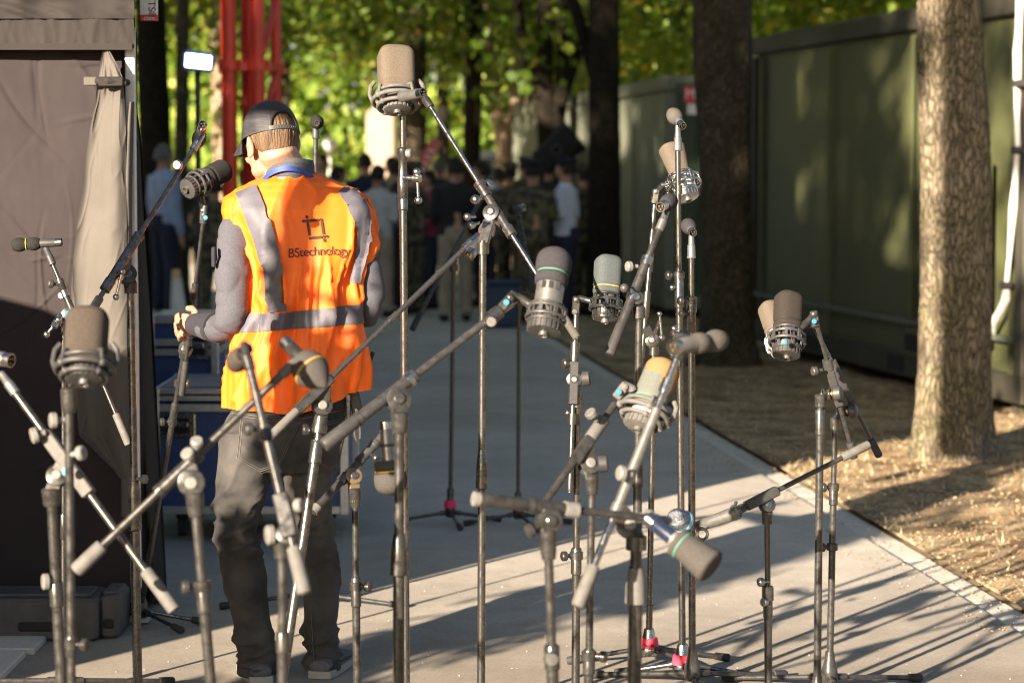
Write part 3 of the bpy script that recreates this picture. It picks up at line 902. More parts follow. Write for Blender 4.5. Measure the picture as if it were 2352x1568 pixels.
# ---------------------------------------------------------------- blue flight cases behind the technician
MT['case_blue'] = M('blue_laminate', (.045,.072,.19), (.058,.088,.22), 14, .45)
MT['case_grey'] = M('scuffed_case_top', (.20,.20,.22), (.14,.14,.16), 8, .5)
def flight_case(label, x0, x1, y0, y1, h0, h1, lid, latch, mtop):
    cx, cy = (x0+x1)/2, (y0+y1)/2
    t = thing('flight_case', label, 'flight case', (cx, cy, h0), 'blue flight cases')
    m = MB(); m.box((cx, cy, (h0+lid)/2), (x1-x0-.02, y1-y0-.02, lid-h0-.01)); m.build('body', MT['case_blue'], t, smooth=False)
    m = MB(); m.box((cx, cy, (lid+h1)/2), (x1-x0-.02, y1-y0-.02, h1-lid-.01)); m.mat(1); m.box((cx, cy, h1-.003), (x1-x0-.06, y1-y0-.06, .012))
    m.build('lid', [MT['case_blue'], mtop], t, smooth=False)
    m = MB()
    for hh in (h0+.02, lid-.024, lid+.022, h1-.018):
        for s in (-1, 1):
            m.box((cx, cy + s*(y1-y0)/2*1.0, hh), (x1-x0, .014, .034), None, .003)
            m.box((cx + s*(x1-x0)/2, cy, hh), (.014, y1-y0-.02, .034), None, .003)
    for sx in (-1, 1):
        for sy in (-1, 1): m.box((cx+sx*(x1-x0)/2, cy+sy*(y1-y0)/2, (h0+h1)/2), (.036, .036, h1-h0), None, .004)
    m.build('edge_profile', MT['alu'], t, smooth=False)
    for lx, lh, lw, l2 in latch:
        m = MB(); m.box((lx, y0 - .004, lh), (lw, .02, l2), None, .006)
        m.mat(1); m.box((lx, y0-.013, lh), (lw*.66, .012, l2*.62)); m.mat(0); m.box((lx, y0-.02, lh+.005), (lw*.62, .02, l2*.22), None, .004)
        m.build('latch', [MT['bright'], MT['void']], t, smooth=False)
    for sx in (-1, 1):
        for sy in (-1, 1):
            m = MB(); p = Vector((cx+sx*((x1-x0)/2-.10), cy+sy*((y1-y0)/2-.10), h0-.055))
            m.cyl(p - Vector((.018, 0, 0)), p + Vector((.018, 0, 0)), .05, n=18); m.box(p + Vector((0, 0, .04)), (.05, .07, .02)); m.build('castor', MT['brubber'], t)
    return t
zA = 10.2
xa = P(356, 900, zA).x
flight_case('large blue flight case on castors with a recessed latch, behind the technician', xa, xa+.80, zA, zA+.72, .12, .66, .60,
    [(P(409, 976, zA).x, P(409, 976, zA).z, .15, .105)], MT['case_grey'])
zB = 11.25
xb = P(346, 800, zB).x
flight_case('smaller blue flight case stacked further back, silver edges, left of the technician', xb, xb+.30, zB, zB+.5, .115, .90, .755,
    [(P(455, 800, zB).x, P(455, 795, zB).z, .10, .13)], MT['alu'])

# ---------------------------------------------------------------- red mast, flood light
MT['red'] = M('red_mast_paint', (.74,.045,.018), (.60,.032,.014), 5, .4, coat=.3)
zt = 16.0
t = thing('red_mast', 'tall red steel lattice mast rising behind the technician\'s cap', 'mast', (P(560, 300, zt).x, zt, 0))
def vx(px): return P(px, 200, zt).x
for px, dy, r in ((527, 0, .047), (592, 0, .047), (498, .55, .036), (616, .55, .036)):
    m = MB(); x = vx(px)
    m.cyl((x, zt+dy, 0), (x, zt+dy, 4.4), r, n=18)
    for h in (.9, P(0, 150, zt).z, 3.6): m.cyl((x, zt+dy, h-.035), (x, zt+dy, h+.035), r*1.55, n=18)
    m.build('upright', MT['red'], t)
m = MB(); x = vx(564); m.cyl((x, zt+.28, 1.0), (x, zt+.28, 4.4), .058, n=18); m.build('hoist_tube', MT['red'], t)
hb = P(0, 150, zt).z
for h in (.9, hb, 3.6):
    m = MB()
    m.beam((vx(531), zt, h), (vx(503), zt+.55, h), .05, .05); m.beam((vx(596), zt, h), (vx(618), zt+.55, h), .05, .05)
    m.beam((vx(550), zt-.01, h-.01), (vx(622), zt+.05, h-.01), .05, .06); m.beam((vx(503), zt+.55, h), (vx(618), zt+.55, h), .04, .04)
    m.build('collar_frame', MT['red'], t)
for h0, h1 in ((.9, hb), (hb, 3.6)):
    n_ = 3
    for i in range(n_):
        a, b = h0 + (h1-h0)*i/n_, h0 + (h1-h0)*(i+1)/n_
        m = MB()
        m.cyl((vx(596), zt+.02, a), (vx(618), zt+.53, b), .020); m.cyl((vx(531), zt+.02, b), (vx(503), zt+.53, a), .020)
        m.build('brace', MT['red'], t)
m = MB(); m.beam((vx(531), zt, P(0, 352, zt).z), (vx(596), zt, P(0, 352, zt).z), .05, .05); m.build('cross_bar', MT['red'], t)

m_, t_, b_ = nodes('lit_lamp_face')
b_.inputs['Base Color'].default_value = (.9, .9, .9, 1); b_.inputs['Emission Color'].default_value = (1.0, .97, .93, 1); b_.inputs['Emission Strength'].default_value = 1.6
MT['lampface'] = m_
MT['lamp_blue'] = M('blue_lamp_casing', (.08,.20,.42), (.06,.16,.35), 9, .4)
zf = 14.0; c = P(455, 146, zf)
t = thing('flood_light', 'lit white flood light tilted on a thin black post beside the red mast', 'lamp', (c.x, zf, 0))
ax = Vector((.97, .1, -.10)).normalized(); up = Vector((.22, -.35, .9)); up = (up - ax*up.dot(ax)).normalized(); nrm = ax.cross(up)
m = MB(); m.box(c - nrm*.03, (.185, .118, .055), (ax, up, nrm), .02)
for i in range(6): m.box(c - nrm*.07 + ax*(-.07+.028*i), (.008, .10, .03), (ax, up, nrm))
m.build('housing', MT['lamp_blue'], t, smooth=False)
m = MB(); m.box(c + nrm*.0005 + up*.012, (.150, .082, .012), (ax, up, nrm), .005); m.build('lamp_face', MT['lampface'], t, smooth=False)
m = MB(); m.cyl((c.x-.02, zf+.12, 0), (c.x-.02, zf+.12, c.z-.06), .016); m.beam((c.x-.02, zf+.12, c.z-.07), c - nrm*.05, .03, .02)
for a in (0, 2.1, 4.2): m.cyl((c.x-.02, zf+.12, .35), (c.x-.02+.4*cos(a), zf+.12+.4*sin(a), .01), .012)
m.build('post', MT['black'], t)

# ---------------------------------------------------------------- far things down the avenue
zl = 42.0; c = P(757, 332, zl)
t = thing('street_lamp', 'white globe street lamp standing in front of the lime hedge', 'lamp', (c.x, zl, 0))
m = MB(); m.ball(c, .12); m.build('globe', MT['white'], t)
m = MB(); m.tube([(c.x, zl, 0), (c.x, zl, .5), (c.x, zl, c.z-.1)], [.05, .03, .025]); m.build('post', MT['white'], t)
MT['van'] = M('pale_blue_van_paint', (.42,.50,.58), (.36,.44,.52), 2, .4, coat=.4)
MT['glass'] = M('dark_glass', (.03,.04,.05), (.04,.05,.06), 3, .1)
zv = 46.0; c = P(1112, 400, zv)
t = thing('parked_van', 'pale blue van parked far beyond the crowd', 'van', (c.x, zv, 0))
prof = [(-2.1, .4), (-2.1, 1.1), (-1.2, 1.3), (-.8, 1.85), (2.2, 1.9), (2.25, .4)]
m = MB(); m.rings([[Vector((c.x+y*.35, zv+s*.85+.2*y, h)) for y, h in prof] for s in (-1, 1)]); m.build('body', MT['van'], t, smooth=False)
for q in (-1.3, 1.4):
    for s in (-1, 1):
        m = MB(); p = Vector((c.x+q*.35, zv+s*.8+.2*q, .33)); m.cyl(p-Vector((0,.1,0)), p+Vector((0,.1,0)), .33, n=20); m.build('wheel', MT['brubber'], t)
m = MB(); m.box((c.x+.25, zv-.86, 1.5), (.6, .02, .45)); m.build('window', MT['glass'], t, smooth=False)
MT['plaster'] = M('pink_beige_plaster', (.32,.25,.20), (.28,.215,.17), 2, .8)
zh = 48.0; a, b = P(1178, 380, zh), P(1240, 380, zh)
t = thing('kiosk', 'small pink beige kiosk with a slanting roof behind the forked trunk', 'kiosk', ((a.x+b.x)/2, zh, 0))
m = MB(); m.box(((a.x+b.x)/2, zh+1, 1.15), (b.x-a.x, 2, 2.3)); m.build('wall', MT['plaster'], t, smooth=False)
m = MB(); m.beam((a.x-.15, zh+1, 2.0), (b.x+.15, zh+1, 2.65), .12, 2.3); m.build('roof', MT['sage'], t, smooth=False)
m = MB(); m.box(((a.x*.8+b.x*.2), zh-.01, 1.3), (.10, .04, 1.0)); m.build('post', MT['white'], t, smooth=False)
zp = 55; a = P(872, 350, zp-4)
t = thing('pavilion', 'pale sunlit stone pavilion far beyond the crowd', 'building', (a.x, zp-4, 0))
m = MB(); m.box((a.x, zp-3, 1.35), (.62, 1.2, 2.7), None, .05); m.build('wall', MT['plaster'], t, smooth=False)
m = MB(); m.tube([(a.x, zp-3, 2.7), (a.x, zp-3, 2.95)], [.36, .06], 4); m.build('roof', MT['plaster'], t, smooth=False)
MT['flag_red'] = M('washed_red_banner', (.62,.08,.09), (.55,.20,.20), 8, .7)
zg = 30.0; a, b = P(958, 412, zg), P(1003, 322, zg)
t = thing('banner', 'slanted red and white banner leaning above the crowd', 'banner', (a.x, zg, 0))
m = MB(); m.cyl((a.x-.12, zg+.03, .0), a + Vector((0, .03, 0)), .014); m.cyl(a + Vector((0, .03, 0)), b + Vector((.03, .03, .06)), .014); m.build('pole', MT['dark'], t)
d = (b-a).normalized(); x = Vector((d.z, 0, -d.x))
m = MB(); m.beam(a - d*.1, b, .15, .012); m.build('cloth', MT['flag_red'], t, smooth=False)
m = MB()
for i in range(5): m.box(a + d*(.05+.085*i) + Vector((0, -.008, 0)), (.085, .006, .022), (x, Vector((0,1,0)), d))
m.build('white_mark', MT['white'], t, smooth=False)
MT['crate_blue'] = M('blue_crate_plastic', (.015,.04,.10), (.012,.03,.08), 6, .5)
zc = 24.0; c = P(1152, 640, zc)
t = thing('crate', 'blue plastic crate standing on edge among the crowd\'s legs', 'crate', (c.x, zc, 0))
m = MB(); m.box((c.x, zc, .22), (.34, .5, .42), None, .02); m.build('tub', MT['crate_blue'], t, smooth=False)
m = MB(); m.box((c.x, zc, .445), (.38, .54, .03), None, .01); m.build('rim', MT['crate_blue'], t, smooth=False)
MT['cone_tip'] = M('faded_orange_tip', (.72,.48,.25), (.6,.4,.2), 6, .5)
MT['cone'] = M('white_cone_plastic', (.70,.70,.68), (.6,.6,.58), 6, .5)
zc = 21.0; c = P(413, 640, zc)
t = thing('traffic_cone', 'tall white cone with an orange tip beside the blue shirted officer', 'cone', (c.x, zc, 0))
m = MB(); m.tube([(c.x, zc, .02), (c.x, zc, .05), (c.x-.03, zc, .62)], [.11, .10, .045], 16); m.build('body', MT['cone'], t)
MT['orange'] = M('orange_plastic', (.85,.33,.06), (.75,.28,.05), 6, .5)
m = MB(); m.tube([(c.x-.03, zc, .60), (c.x-.035, zc, .70)], [.047, .035], 16); m.build('tip', MT['cone_tip'], t)
# ---------------------------------------------------------------- the technician in the orange vest
MT['skin'] = M('skin', (.37,.215,.15), (.32,.18,.12), 30, .5, bs=.1, bscale=300)
MT['stubble'] = MT['skin']
MT['hair'] = M('brown_hair', (.12,.07,.035), (.055,.03,.015), 60, .55, bs=.7, bscale=260, bd=.003, stretch=(1, 1, .12))
MT['vest'] = M('hi_vis_orange', (.92,.155,.008), (.86,.135,.006), 9, .62, bs=.15, bscale=600, bd=.0008)
MT['vest_in'] = M('hi_vis_edging', (.90,.14,.008), (.84,.12,.006), 9, .7)
MT['reflective'] = M('silver_reflective_tape', (.085,.082,.105), (.068,.066,.088), 30, .62, .0, bs=.2, bscale=90)
MT['shirt'] = M('heather_navy_knit', (.072,.074,.092), (.052,.053,.068), 220, .9, bs=.25, bscale=500, bd=.001)
MT['shirt_dark'] = M('navy_knit_cuff', (.022,.022,.032), (.016,.016,.024), 90, .9, bs=.2, bscale=300)
MT['denim'] = M('faded_black_denim', (.066,.062,.059), (.013,.0128,.014), 7, .9, bs=.4, bscale=700, bd=.001, lo=.3, hi=.7)
MT['thread'] = M('grey_stitching', (.11,.10,.09), (.09,.085,.08), 40, .9)
MT['cap_m'] = M('black_cap_mesh', (.036,.036,.041), (.018,.018,.022), 120, .62, bs=.6, bscale=330, bd=.002, stretch=(.1, .1, 1))
MT['cap_f'] = M('black_cap_cotton', (.016,.016,.020), (.012,.012,.015), 60, .85)
MT['lanyard'] = M('blue_lanyard', (.02,.06,.32), (.02,.05,.26), 40, .6)
MT['shoe'] = M('grey_blue_shoe_fabric', (.09,.09,.11), (.06,.06,.075), 60, .8)
MT['sole'] = M('pale_sole', (.35,.34,.32), (.28,.27,.25), 20, .7)
MZ = 7.50
man = thing('person', 'technician seen from behind in an orange vest and black mesh cap, holding a black stand', 'person', (P(672, 1560, 7.48).x, 7.48, 0))
SX = MZ/F

def table(rows, y, j):
    if y <= rows[0][0]: return rows[0][j]
    for a, b in zip(rows, rows[1:]):
        if y <= b[0]:
            t = (y-a[0])/(b[0]-a[0]); t = t*t*(3-2*t)*.5 + t*.5
            return a[j] + (b[j]-a[j])*t
    return rows[-1][j]
VROWS = [(396, 634, 716, .050), (406, 612, 738, .072), (420, 580, 776, .094), (436, 545, 815, .105), (456, 516, 840, .113), (485, 512, 852, .119), (530, 528, 853, .124),
         (570, 548, 852, .128), (610, 566, 838, .130), (650, 575, 826, .132), (700, 570, 826, .135), (750, 558, 830, .138), (800, 542, 834, .143), (850, 531, 838, .148), (940, 528, 838, .150)]
def hem(x): return lerp_tab([(528, 934), (600, 932), (690, 941), (760, 915), (838, 884)], x)
def vest_pt(a, py, off=0.0):
    xl, xr, dp = (table(VROWS, py, j) for j in (1, 2, 3))
    c = (xl+xr)/2; hw = (xr-xl)/2*SX
    ca, sa = cos(a), sin(a); pw = 2.5
    q = (abs(ca)**pw + abs(sa)**pw) ** (-1/pw)
    lean = lerp_tab([(396, .035), (480, .0), (700, -.005), (940, .01)], py)
    o = P(c, py, MZ + lean)
    low = min(1, max(0, (py-430)/160.)); g_ = min(1, max(0, (py-520)/300.))
    # folds hanging from the shoulder blades, a gather above the waist band, a flare at the hem
    w_ = a*3.0 + 1.3*noise.noise(Vector((cos(a)*1.5, sin(a)*1.5, py/170.)))
    fold = .012*low*sin(w_*2.4 + .004*py) + .016*g_*noise.noise(Vector((cos(a)*5.5, sin(a)*5.5, py/240.+3))) + .016*low*(1-abs(noise.noise(Vector((cos(a)*4+3, sin(a)*4, py/330.)))))**6
    diag = .013*(1-abs(noise.noise(Vector((cos(a)*3 + py/210., sin(a)*3, py/260.+8)))))**7
    gath = .007*math.exp(-((py-690)/40.)**2)*noise.noise(Vector((cos(a)*9, sin(a)*9, 2)))
    xx = (xl+xr)/2 + (xr-xl)/2*ca
    calm = 1 - .85*math.exp(-((xx-734)/70.)**4 - ((py-545)/62.)**4)*(1 if sa < 0 else 0)
    fold *= calm; diag *= calm
    d = fold + diag + gath - .006*math.exp(-((py-722)/30.)**2) + off
    return o + Vector((ca*q*(hw + d), sa*q*(dp + d), 0))
NV, NH = 220, 190
def vest_fn(u, v):
    a = 2*pi*u
    x = table(VROWS, 800, 1); 
    c = 684 + 152*cos(a)
    py = 397 + v*(hem(c) - 397)
    return vest_pt(a, py)
m = MB(); m.grid(vest_fn, NV, NH)
# armholes: leave out the faces under the arms
def arm_hole(c):
    px, py = (c.x)/(c.y)*F + CX, None
    h = c.z
    return False
vest = m.build('vest', [MT['vest']], man, sharp=None)
bvh_v = BVHTree.FromPolygons([tuple(p) for p in m.v], m.f)
def drape(px, py, off=.003, bvh=None):
    o = Vector((0, 0, CAMH)); d = unit_(P(px, py, 10) - o)
    h = (bvh or bvh_v).ray_cast(o, d)
    if h[0] is None: return None
    n = h[1] if h[1].dot(d) < 0 else -h[1]
    return h[0] + n*off - d*off*.5
def unit_(v): return v.normalized()
def drape_v(px, py):
    o = Vector((0, 0, CAMH)); d = unit_(P(px, py, 10) - o)
    best = min(bvh_v.ray_cast(o, (P(px+a, py+b, 10) - o).normalized())[3] or 99 for a, b in ((0, 0), (4, 0), (-4, 0), (0, 5), (0, -5)))
    return o + d*(best - .0035)
def drape_strip(name, line, width, mat, parent, bvh=None, off=.007, nl=60, nw=6):
    """line: list of (px,py) or (px,py,w); a band laid on the surface along it"""
    pts = [Vector((p[0], p[1])) for p in line]; ws = [p[2] if len(p) > 2 else width for p in line]
    seg = [0]
    for a, b in zip(pts, pts[1:]): seg.append(seg[-1] + (b-a).length)
    rows = []
    for i in range(nl + 1):
        s = seg[-1]*i/nl
        for k in range(len(pts)-1):
            if s <= seg[k+1] + 1e-6: break
        t = (s-seg[k])/(seg[k+1]-seg[k]); p = pts[k] + (pts[k+1]-pts[k])*t; wd = ws[k] + (ws[k+1]-ws[k])*t
        d0 = (pts[k+1]-pts[k]).normalized(); n = Vector((-d0.y, d0.x))
        rows.append([drape(p.x + n.x*wd*(j/nw-.5), p.y + n.y*wd*(j/nw-.5), off, bvh) for j in range(nw+1)])
    m = MB(); idx = {}
    for i, r in enumerate(rows):
        for j, q in enumerate(r):
            if q is not None: idx[i, j] = len(m.v); m.v.append(q)
    for i in range(nl):
        for j in range(nw):
            k = [(i, j), (i+1, j), (i+1, j+1), (i, j+1)]
            if all(x in idx for x in k):
                pp = [m.v[idx[x]] for x in k]
                if max((pp[0]-pp[2]).length, (pp[1]-pp[3]).length) < .05: m.face(*[idx[x] for x in k])
    return m.build(name, mat, parent, sharp=None)
drape_strip('reflective_strip', [(566, 437, 50), (584, 480, 50), (606, 540, 46), (624, 610, 42), (632, 680, 41), (634, 716, 41)], 45, MT['reflective'], vest)
drape_strip('reflective_strip', [(790, 432, 40), (815, 462, 42), (832, 505, 38), (834, 550, 34), (826, 600, 30), (814, 650, 24)], 35, MT['reflective'], vest)
m = MB()
def band_fn(u, v):
    a = 2*pi*u; c = 684 + 150*cos(a)
    top = lerp_tab([(560, 716), (645, 712), (830, 694)], c); bot = lerp_tab([(560, 758), (645, 750), (830, 738)], c)
    return vest_pt(a, top + (bot-top)*v, .005)
m.grid(band_fn, 160, 6); m.build('reflective_band', MT['reflective'], vest, sharp=None)
def binding(line, name, r=2.2, mt='vest_in'):
    m = MB(); pts = [q for q in (drape(x, y, .002) for x, y in line) if q is not None]
    if len(pts) > 1: m.tube(pts, r*SX, 8); m.build(name, MT[mt], vest)
MT['print'] = M('dark_brown_print', (.055,.018,.012), (.045,.015,.010), 60, .7)
MT['printed'] = MT['print']
# printed emblem and word
def bar2(p, q, wd):
    return drape_strip('emblem', [p, q], wd, MT['print'], vest, off=.0028, nl=14, nw=2)
EM = MB()
def add_bar(p, q, wd):
    a, b = Vector(p), Vector(q); d = (b-a).normalized(); n = Vector((-d.y, d.x))
    ids = []
    for i in range(13):
        for s in (-.5, 0, .5):
            c = a + (b-a)*i/12 + n*wd*s; EM.v.append(drape_v(c.x, c.y)); ids.append(len(EM.v)-1)
    for i in range(12):
        for j in range(2): EM.face(ids[i*3+j], ids[(i+1)*3+j], ids[(i+1)*3+j+1], ids[i*3+j+1])
for p, q in (((694, 508), (702, 507.5)), ((710.5, 507), (733, 505)), ((704, 495), (705, 502)), ((706.5, 511), (711, 541)), ((716, 546.5), (739.5, 544)), ((748, 543), (754, 542.5)), ((738.5, 508), (743, 538)), ((744, 547.5), (745.5, 555))): add_bar(p, q, 5.6)
for c in ((706, 507), (737.5, 504.5), (712, 547), (744, 543)):
    b0 = len(EM.v); EM.v.append(drape_v(c[0], c[1]))
    for k in range(14): EM.v.append(drape_v(c[0] + 3.3*cos(2*pi*k/14), c[1] + 3.3*sin(2*pi*k/14)))
    for k in range(14): EM.face(b0, b0+1+k, b0+1+(k+1) % 14)
EM.build('emblem', MT['print'], vest, smooth=False)
cu = bpy.data.curves.new('lettering', 'FONT'); cu.body = 'BStechnology'; cu.size = 1; cu.align_x = 'LEFT'; cu.space_character = .93
tmp = bpy.data.objects.new('lettering', cu); C.objects.link(tmp)
dg = bpy.context.evaluated_depsgraph_get(); me = bpy.data.meshes.new_from_object(tmp.evaluated_get(dg), depsgraph=dg); bpy.data.objects.remove(tmp)
bmx = bmesh.new(); bmx.from_mesh(me); bmesh.ops.triangulate(bmx, faces=bmx.faces[:]); bmesh.ops.subdivide_edges(bmx, edges=bmx.edges[:], cuts=1); bmx.to_mesh(me); bmx.free()
xs = [v.co.x for v in me.vertices]; x0, x1 = min(xs), max(xs); gm = org(man)
for v in me.vertices:
    u = (v.co.x-x0)/(x1-x0)
    px = 663 + 141*u; py = 592 - 6*u + 5*sin(pi*u)*-.6 - v.co.y*30*(1-.04*u)
    v.co = drape_v(px, py) - gm
me.materials.clear(); me.materials.append(MT['print'])
o = bpy.data.objects.new('lettering', me); C.objects.link(o); o.parent = vest

# long sleeved knit shirt: both sleeves and the stand-up collar
def px_tube(m, rows, n=22, asp=1.0):
    m.tube([P(a, b, z) for a, b, z, r in rows], [r*z/F for a, b, z, r in rows], n)
def dens(rows, k=6):
    """smooth resample of (px,py,z,r) rows"""
    o = []
    for i in range(len(rows)-1):
        p0, p1, p2, p3 = rows[max(i-1, 0)], rows[i], rows[i+1], rows[min(i+2, len(rows)-1)]
        for j in range(k):
            t = j/k
            o.append(tuple(.5*((2*b) + (c-a)*t + (2*a-5*b+4*c-d)*t*t + (3*b-a-3*c+d)*t**3) for a, b, c, d in zip(p0, p1, p2, p3)))
    o.append(rows[-1]); return o
ARM_L = [(556, 484, 7.505, 37), (542, 540, 7.46, 41), (535, 620, 7.43, 41), (533, 690, 7.42, 40), (527, 738, 7.425, 37), (498, 752, 7.50, 34), (468, 748, 7.585, 28), (448, 745, 7.63, 23)]
ARM_R = [(806, 496, 7.52, 27), (828, 560, 7.51, 32), (846, 640, 7.485, 36), (848, 700, 7.485, 34), (836, 722, 7.56, 31), (800, 716, 7.70, 27), (772, 706, 7.80, 23)]
m = MB(); px_tube(m, dens(ARM_L)); px_tube(m, dens(ARM_R))
m.lathe(P(668, 418, MZ+.02), (0, 0, 1), [(-.04, .070), (-.02, .076), (.0, .078), (.03, .077), (.058, .073)], 36, asp=.95)
m.tube([P(560, 486, 7.5), P(684, 470, 7.51), P(810, 488, 7.5)], [.042, .06, .042], 16)
m.tube([P(684, 470, 7.51), P(690, 700, 7.5)], [.075, .09], 20)
shirt = m.build('shirt', MT['shirt'], man)
def shirt_d(p, n):
    e = max(0, 1 - abs(p.z - P(0, 742, 7.45).z)/.09)
    return .0055*noise.noise(Vector((p.x*12, p.y*12, p.z*17))) + .004*e*noise.noise(Vector((p.x*22, p.y*30, p.z*70))) - .0055*(1-abs(noise.noise(Vector((p.x*7 + p.z*5, p.y*7, p.z*9)))))**7
remesh(shirt, .0065, 3, disp=shirt_d)
m = MB(); px_tube(m, [(499, 752, 7.50, 36), (470, 748, 7.58, 30), (446, 745, 7.632, 25.5), (445, 745, 7.633, 22)]); m.build('cuff', MT['shirt_dark'], shirt)
m = MB()
a = P(495, 590, 7.40); m.box(a + Vector((-.004, -.012, 0)), (.012, .022, .062), None, .003); m.build('sleeve_pocket', MT['shirt_dark'], shirt, smooth=False)
m = MB()
def coll(u, v):
    a = 2*pi*u
    c = P(667, 408, MZ+.02) + Vector((0, .010*v, .052*v))
    rr = .077 - .008*v
    h = .012*sin(a)*-1
    return c + Vector((cos(a)*rr*1.02, sin(a)*rr*.95, h*.6 + .002*noise.noise(Vector((cos(a)*3, sin(a)*3, v*3)))))
m.grid(coll, 60, 8); m.grid(lambda u, v: coll(u, 1) + Vector((-cos(2*pi*u)*.006*v, -sin(2*pi*u)*.006*v, -.02*v)), 60, 4)
m.build('collar', MT['shirt'], shirt, sharp=None)
m = MB()
def lany(u, v):
    a = pi*(1.02 + .96*u)
    c = P(667, 413, MZ+.02)
    return c + Vector((cos(a)*.0885, sin(a)*.0865, .028 - .018*abs(cos(a))**2*2.0 + .016*v - .010*(1+sin(a))))
m.grid(lany, 50, 3); ob = m.build('lanyard', MT['lanyard'], shirt, sharp=None)

# head in its own frame: +y is where he looks
HEAD = Matrix.Rotation(radians(33), 4, 'Z') @ Matrix.Rotation(radians(-14), 4, 'X')
HC = P(621, 315, MZ+.045) - (HEAD @ Vector((0, 0, .028)))
def hp(x, y, z): return HC + (HEAD @ Vector((x, y, z)))
def hball(m, c, r, n=20):
    R = []
    for i in range(n+1):
        t = -cos(pi*i/n); q = max(sin(pi*i/n), .02)
        R.append([hp(c[0]+cos(2*pi*k/n)*q*r[0], c[1]+sin(2*pi*k/n)*q*r[1], c[2]+t*r[2]) for k in range(n)])
    m.rings(R)
m = MB()
hball(m, (0, -.008, .035), (.075, .094, .086)); hball(m, (0, .030, -.028), (.060, .062, .080)); hball(m, (0, .048, -.080), (.040, .044, .030))
hball(m, (-.030, .030, -.066), (.026, .045, .028)); hball(m, (.030, .030, -.066), (.026, .045, .028))
m.tube([hp(0, .088, .012), hp(0, .098, -.012), hp(0, .103, -.030), hp(0, .088, -.040)], [.008, .010, .013, .011], 12)
for s in (-1, 1):
    hball(m, (s*.031, .078, .006), (.014, .012, .010), 12); hball(m, (s*.03, .084, .022), (.020, .010, .007), 10); hball(m, (s*.040, .066, -.024), (.020, .020, .018), 12)
    hball(m, (s*.079, -.010, -.008), (.009, .020, .032), 14); hball(m, (s*.085, -.018, .004), (.007, .012, .022), 12); hball(m, (s*.080, -.004, -.030), (.008, .010, .012), 10)
hball(m, (0, .090, -.058), (.022, .010, .006), 12); hball(m, (0, .088, -.067), (.018, .010, .006), 12)
m.tube([hp(0, -.030, .0), hp(0, -.034, -.03), P(650, 374, MZ+.030), P(664, 425, MZ+.015)], [.060, .0605, .061, .072], 24)
# neck tendons, core of the trunk, arms, legs
m.tube([P(668, 420, 7.515), P(684, 480, 7.51), P(690, 600, 7.5), P(692, 760, 7.5), P(668, 930, 7.49)], [.062, .075, .09, .10, .10], 24)
m.tube([P(570, 486, 7.51), P(684, 472, 7.51), P(812, 488, 7.51)], [.04, .06, .038], 16)
px_tube(m, [(a, b, z, r*.78) for a, b, z, r in dens(ARM_L, 3)], 14); px_tube(m, [(a, b, z, r*.78) for a, b, z, r in dens(ARM_R, 3)], 14)
LEG_L = [(600, 930, 7.48), (560, 1060, 7.47), (548, 1200, 7.46), (570, 1360, 7.46), (592, 1530, 7.45)]
LEG_R = [(720, 930, 7.50), (708, 1060, 7.52), (716, 1200, 7.53), (736, 1360, 7.54), (742, 1525, 7.53)]
for Lg in (LEG_L, LEG_R): m.tube([P(*q) for q in Lg], [.070, .058, .040, .040, .034], 14)
for q in ((592, 1552, 7.45), (748, 1548, 7.53)): m.tube([P(*q), P(q[0], 1562, q[2]+.02), P(q[0]-8, 1566, q[2]+.12)], [.033, .03, .022], 10)
# left hand closed round the stand, back of the hand to the camera
hz = 7.70
def fing(m, pts, r): m.tube([P(*q) for q in pts], [r, r*.98, r*.92, r*.84, r*.7][:len(pts)], 10); m.ball(P(*pts[-1]), r*.72, 8)
m.tube([P(450, 745, 7.63), P(438, 744, 7.655), P(424, 743, 7.675)], [.024, .027, .026], 14)
for yy, z0 in ((728, 0), (742, -.004), (756, 0), (767, .006)): m.tube([P(444, 745+(yy-745)*.5, 7.648), P(428, yy, 7.668+z0), P(417, yy-2, 7.685+z0)], [.014, .0125, .0108], 10)
fing(m, [(417, 722, 7.685), (408, 727, 7.70), (407, 736, 7.73), (416, 739, 7.755), (428, 738, 7.765)], .0108)
fing(m, [(415, 739, 7.681), (406, 744, 7.70), (406, 752, 7.732), (414, 755, 7.757), (427, 753, 7.767)], .0112)
fing(m, [(416, 754, 7.685), (407, 759, 7.705), (408, 767, 7.735), (416, 769, 7.757), (427, 767, 7.764)], .0106)
fing(m, [(419, 766, 7.69), (412, 772, 7.708), (413, 779, 7.735), (420, 780, 7.752), (428, 778, 7.757)], .0094)
fing(m, [(446, 730, 7.645), (449, 717, 7.655), (443, 709, 7.68), (431, 708, 7.705)], .0118)
# right hand, resting in front of him
m.tube([P(772, 706, 7.80), P(755, 700, 7.84), P(742, 698, 7.865)], [.022, .026, .024], 12)
for i, yy in enumerate((688, 696, 704, 711)): fing(m, [(744, yy, 7.86+.002*i), (732, yy+1, 7.88), (724, yy+5, 7.875), (726, yy+8, 7.86)], .0105 - .0006*abs(i-1))
fing(m, [(760, 688, 7.835), (750, 680, 7.845), (738, 678, 7.86)], .0112)
body = m.build('body', MT['skin'], man); remesh(body, .0038, 3, .5)
# brows, lips and stubble shade live in the skin; nails on the visible thumb
m = MB(); m.lathe(P(434, 706, 7.688), (-.6, -.6, .5), [(0, .0052), (.001, .005), (.0014, .001)], 10); m.build('nail', MT['sole'], body)
m = MB()
for s in (-1, 1): hball(m, (s*.031, .0855, .006), (.0085, .0065, .006), 10)
m.build('eyes', MT['white'], body)
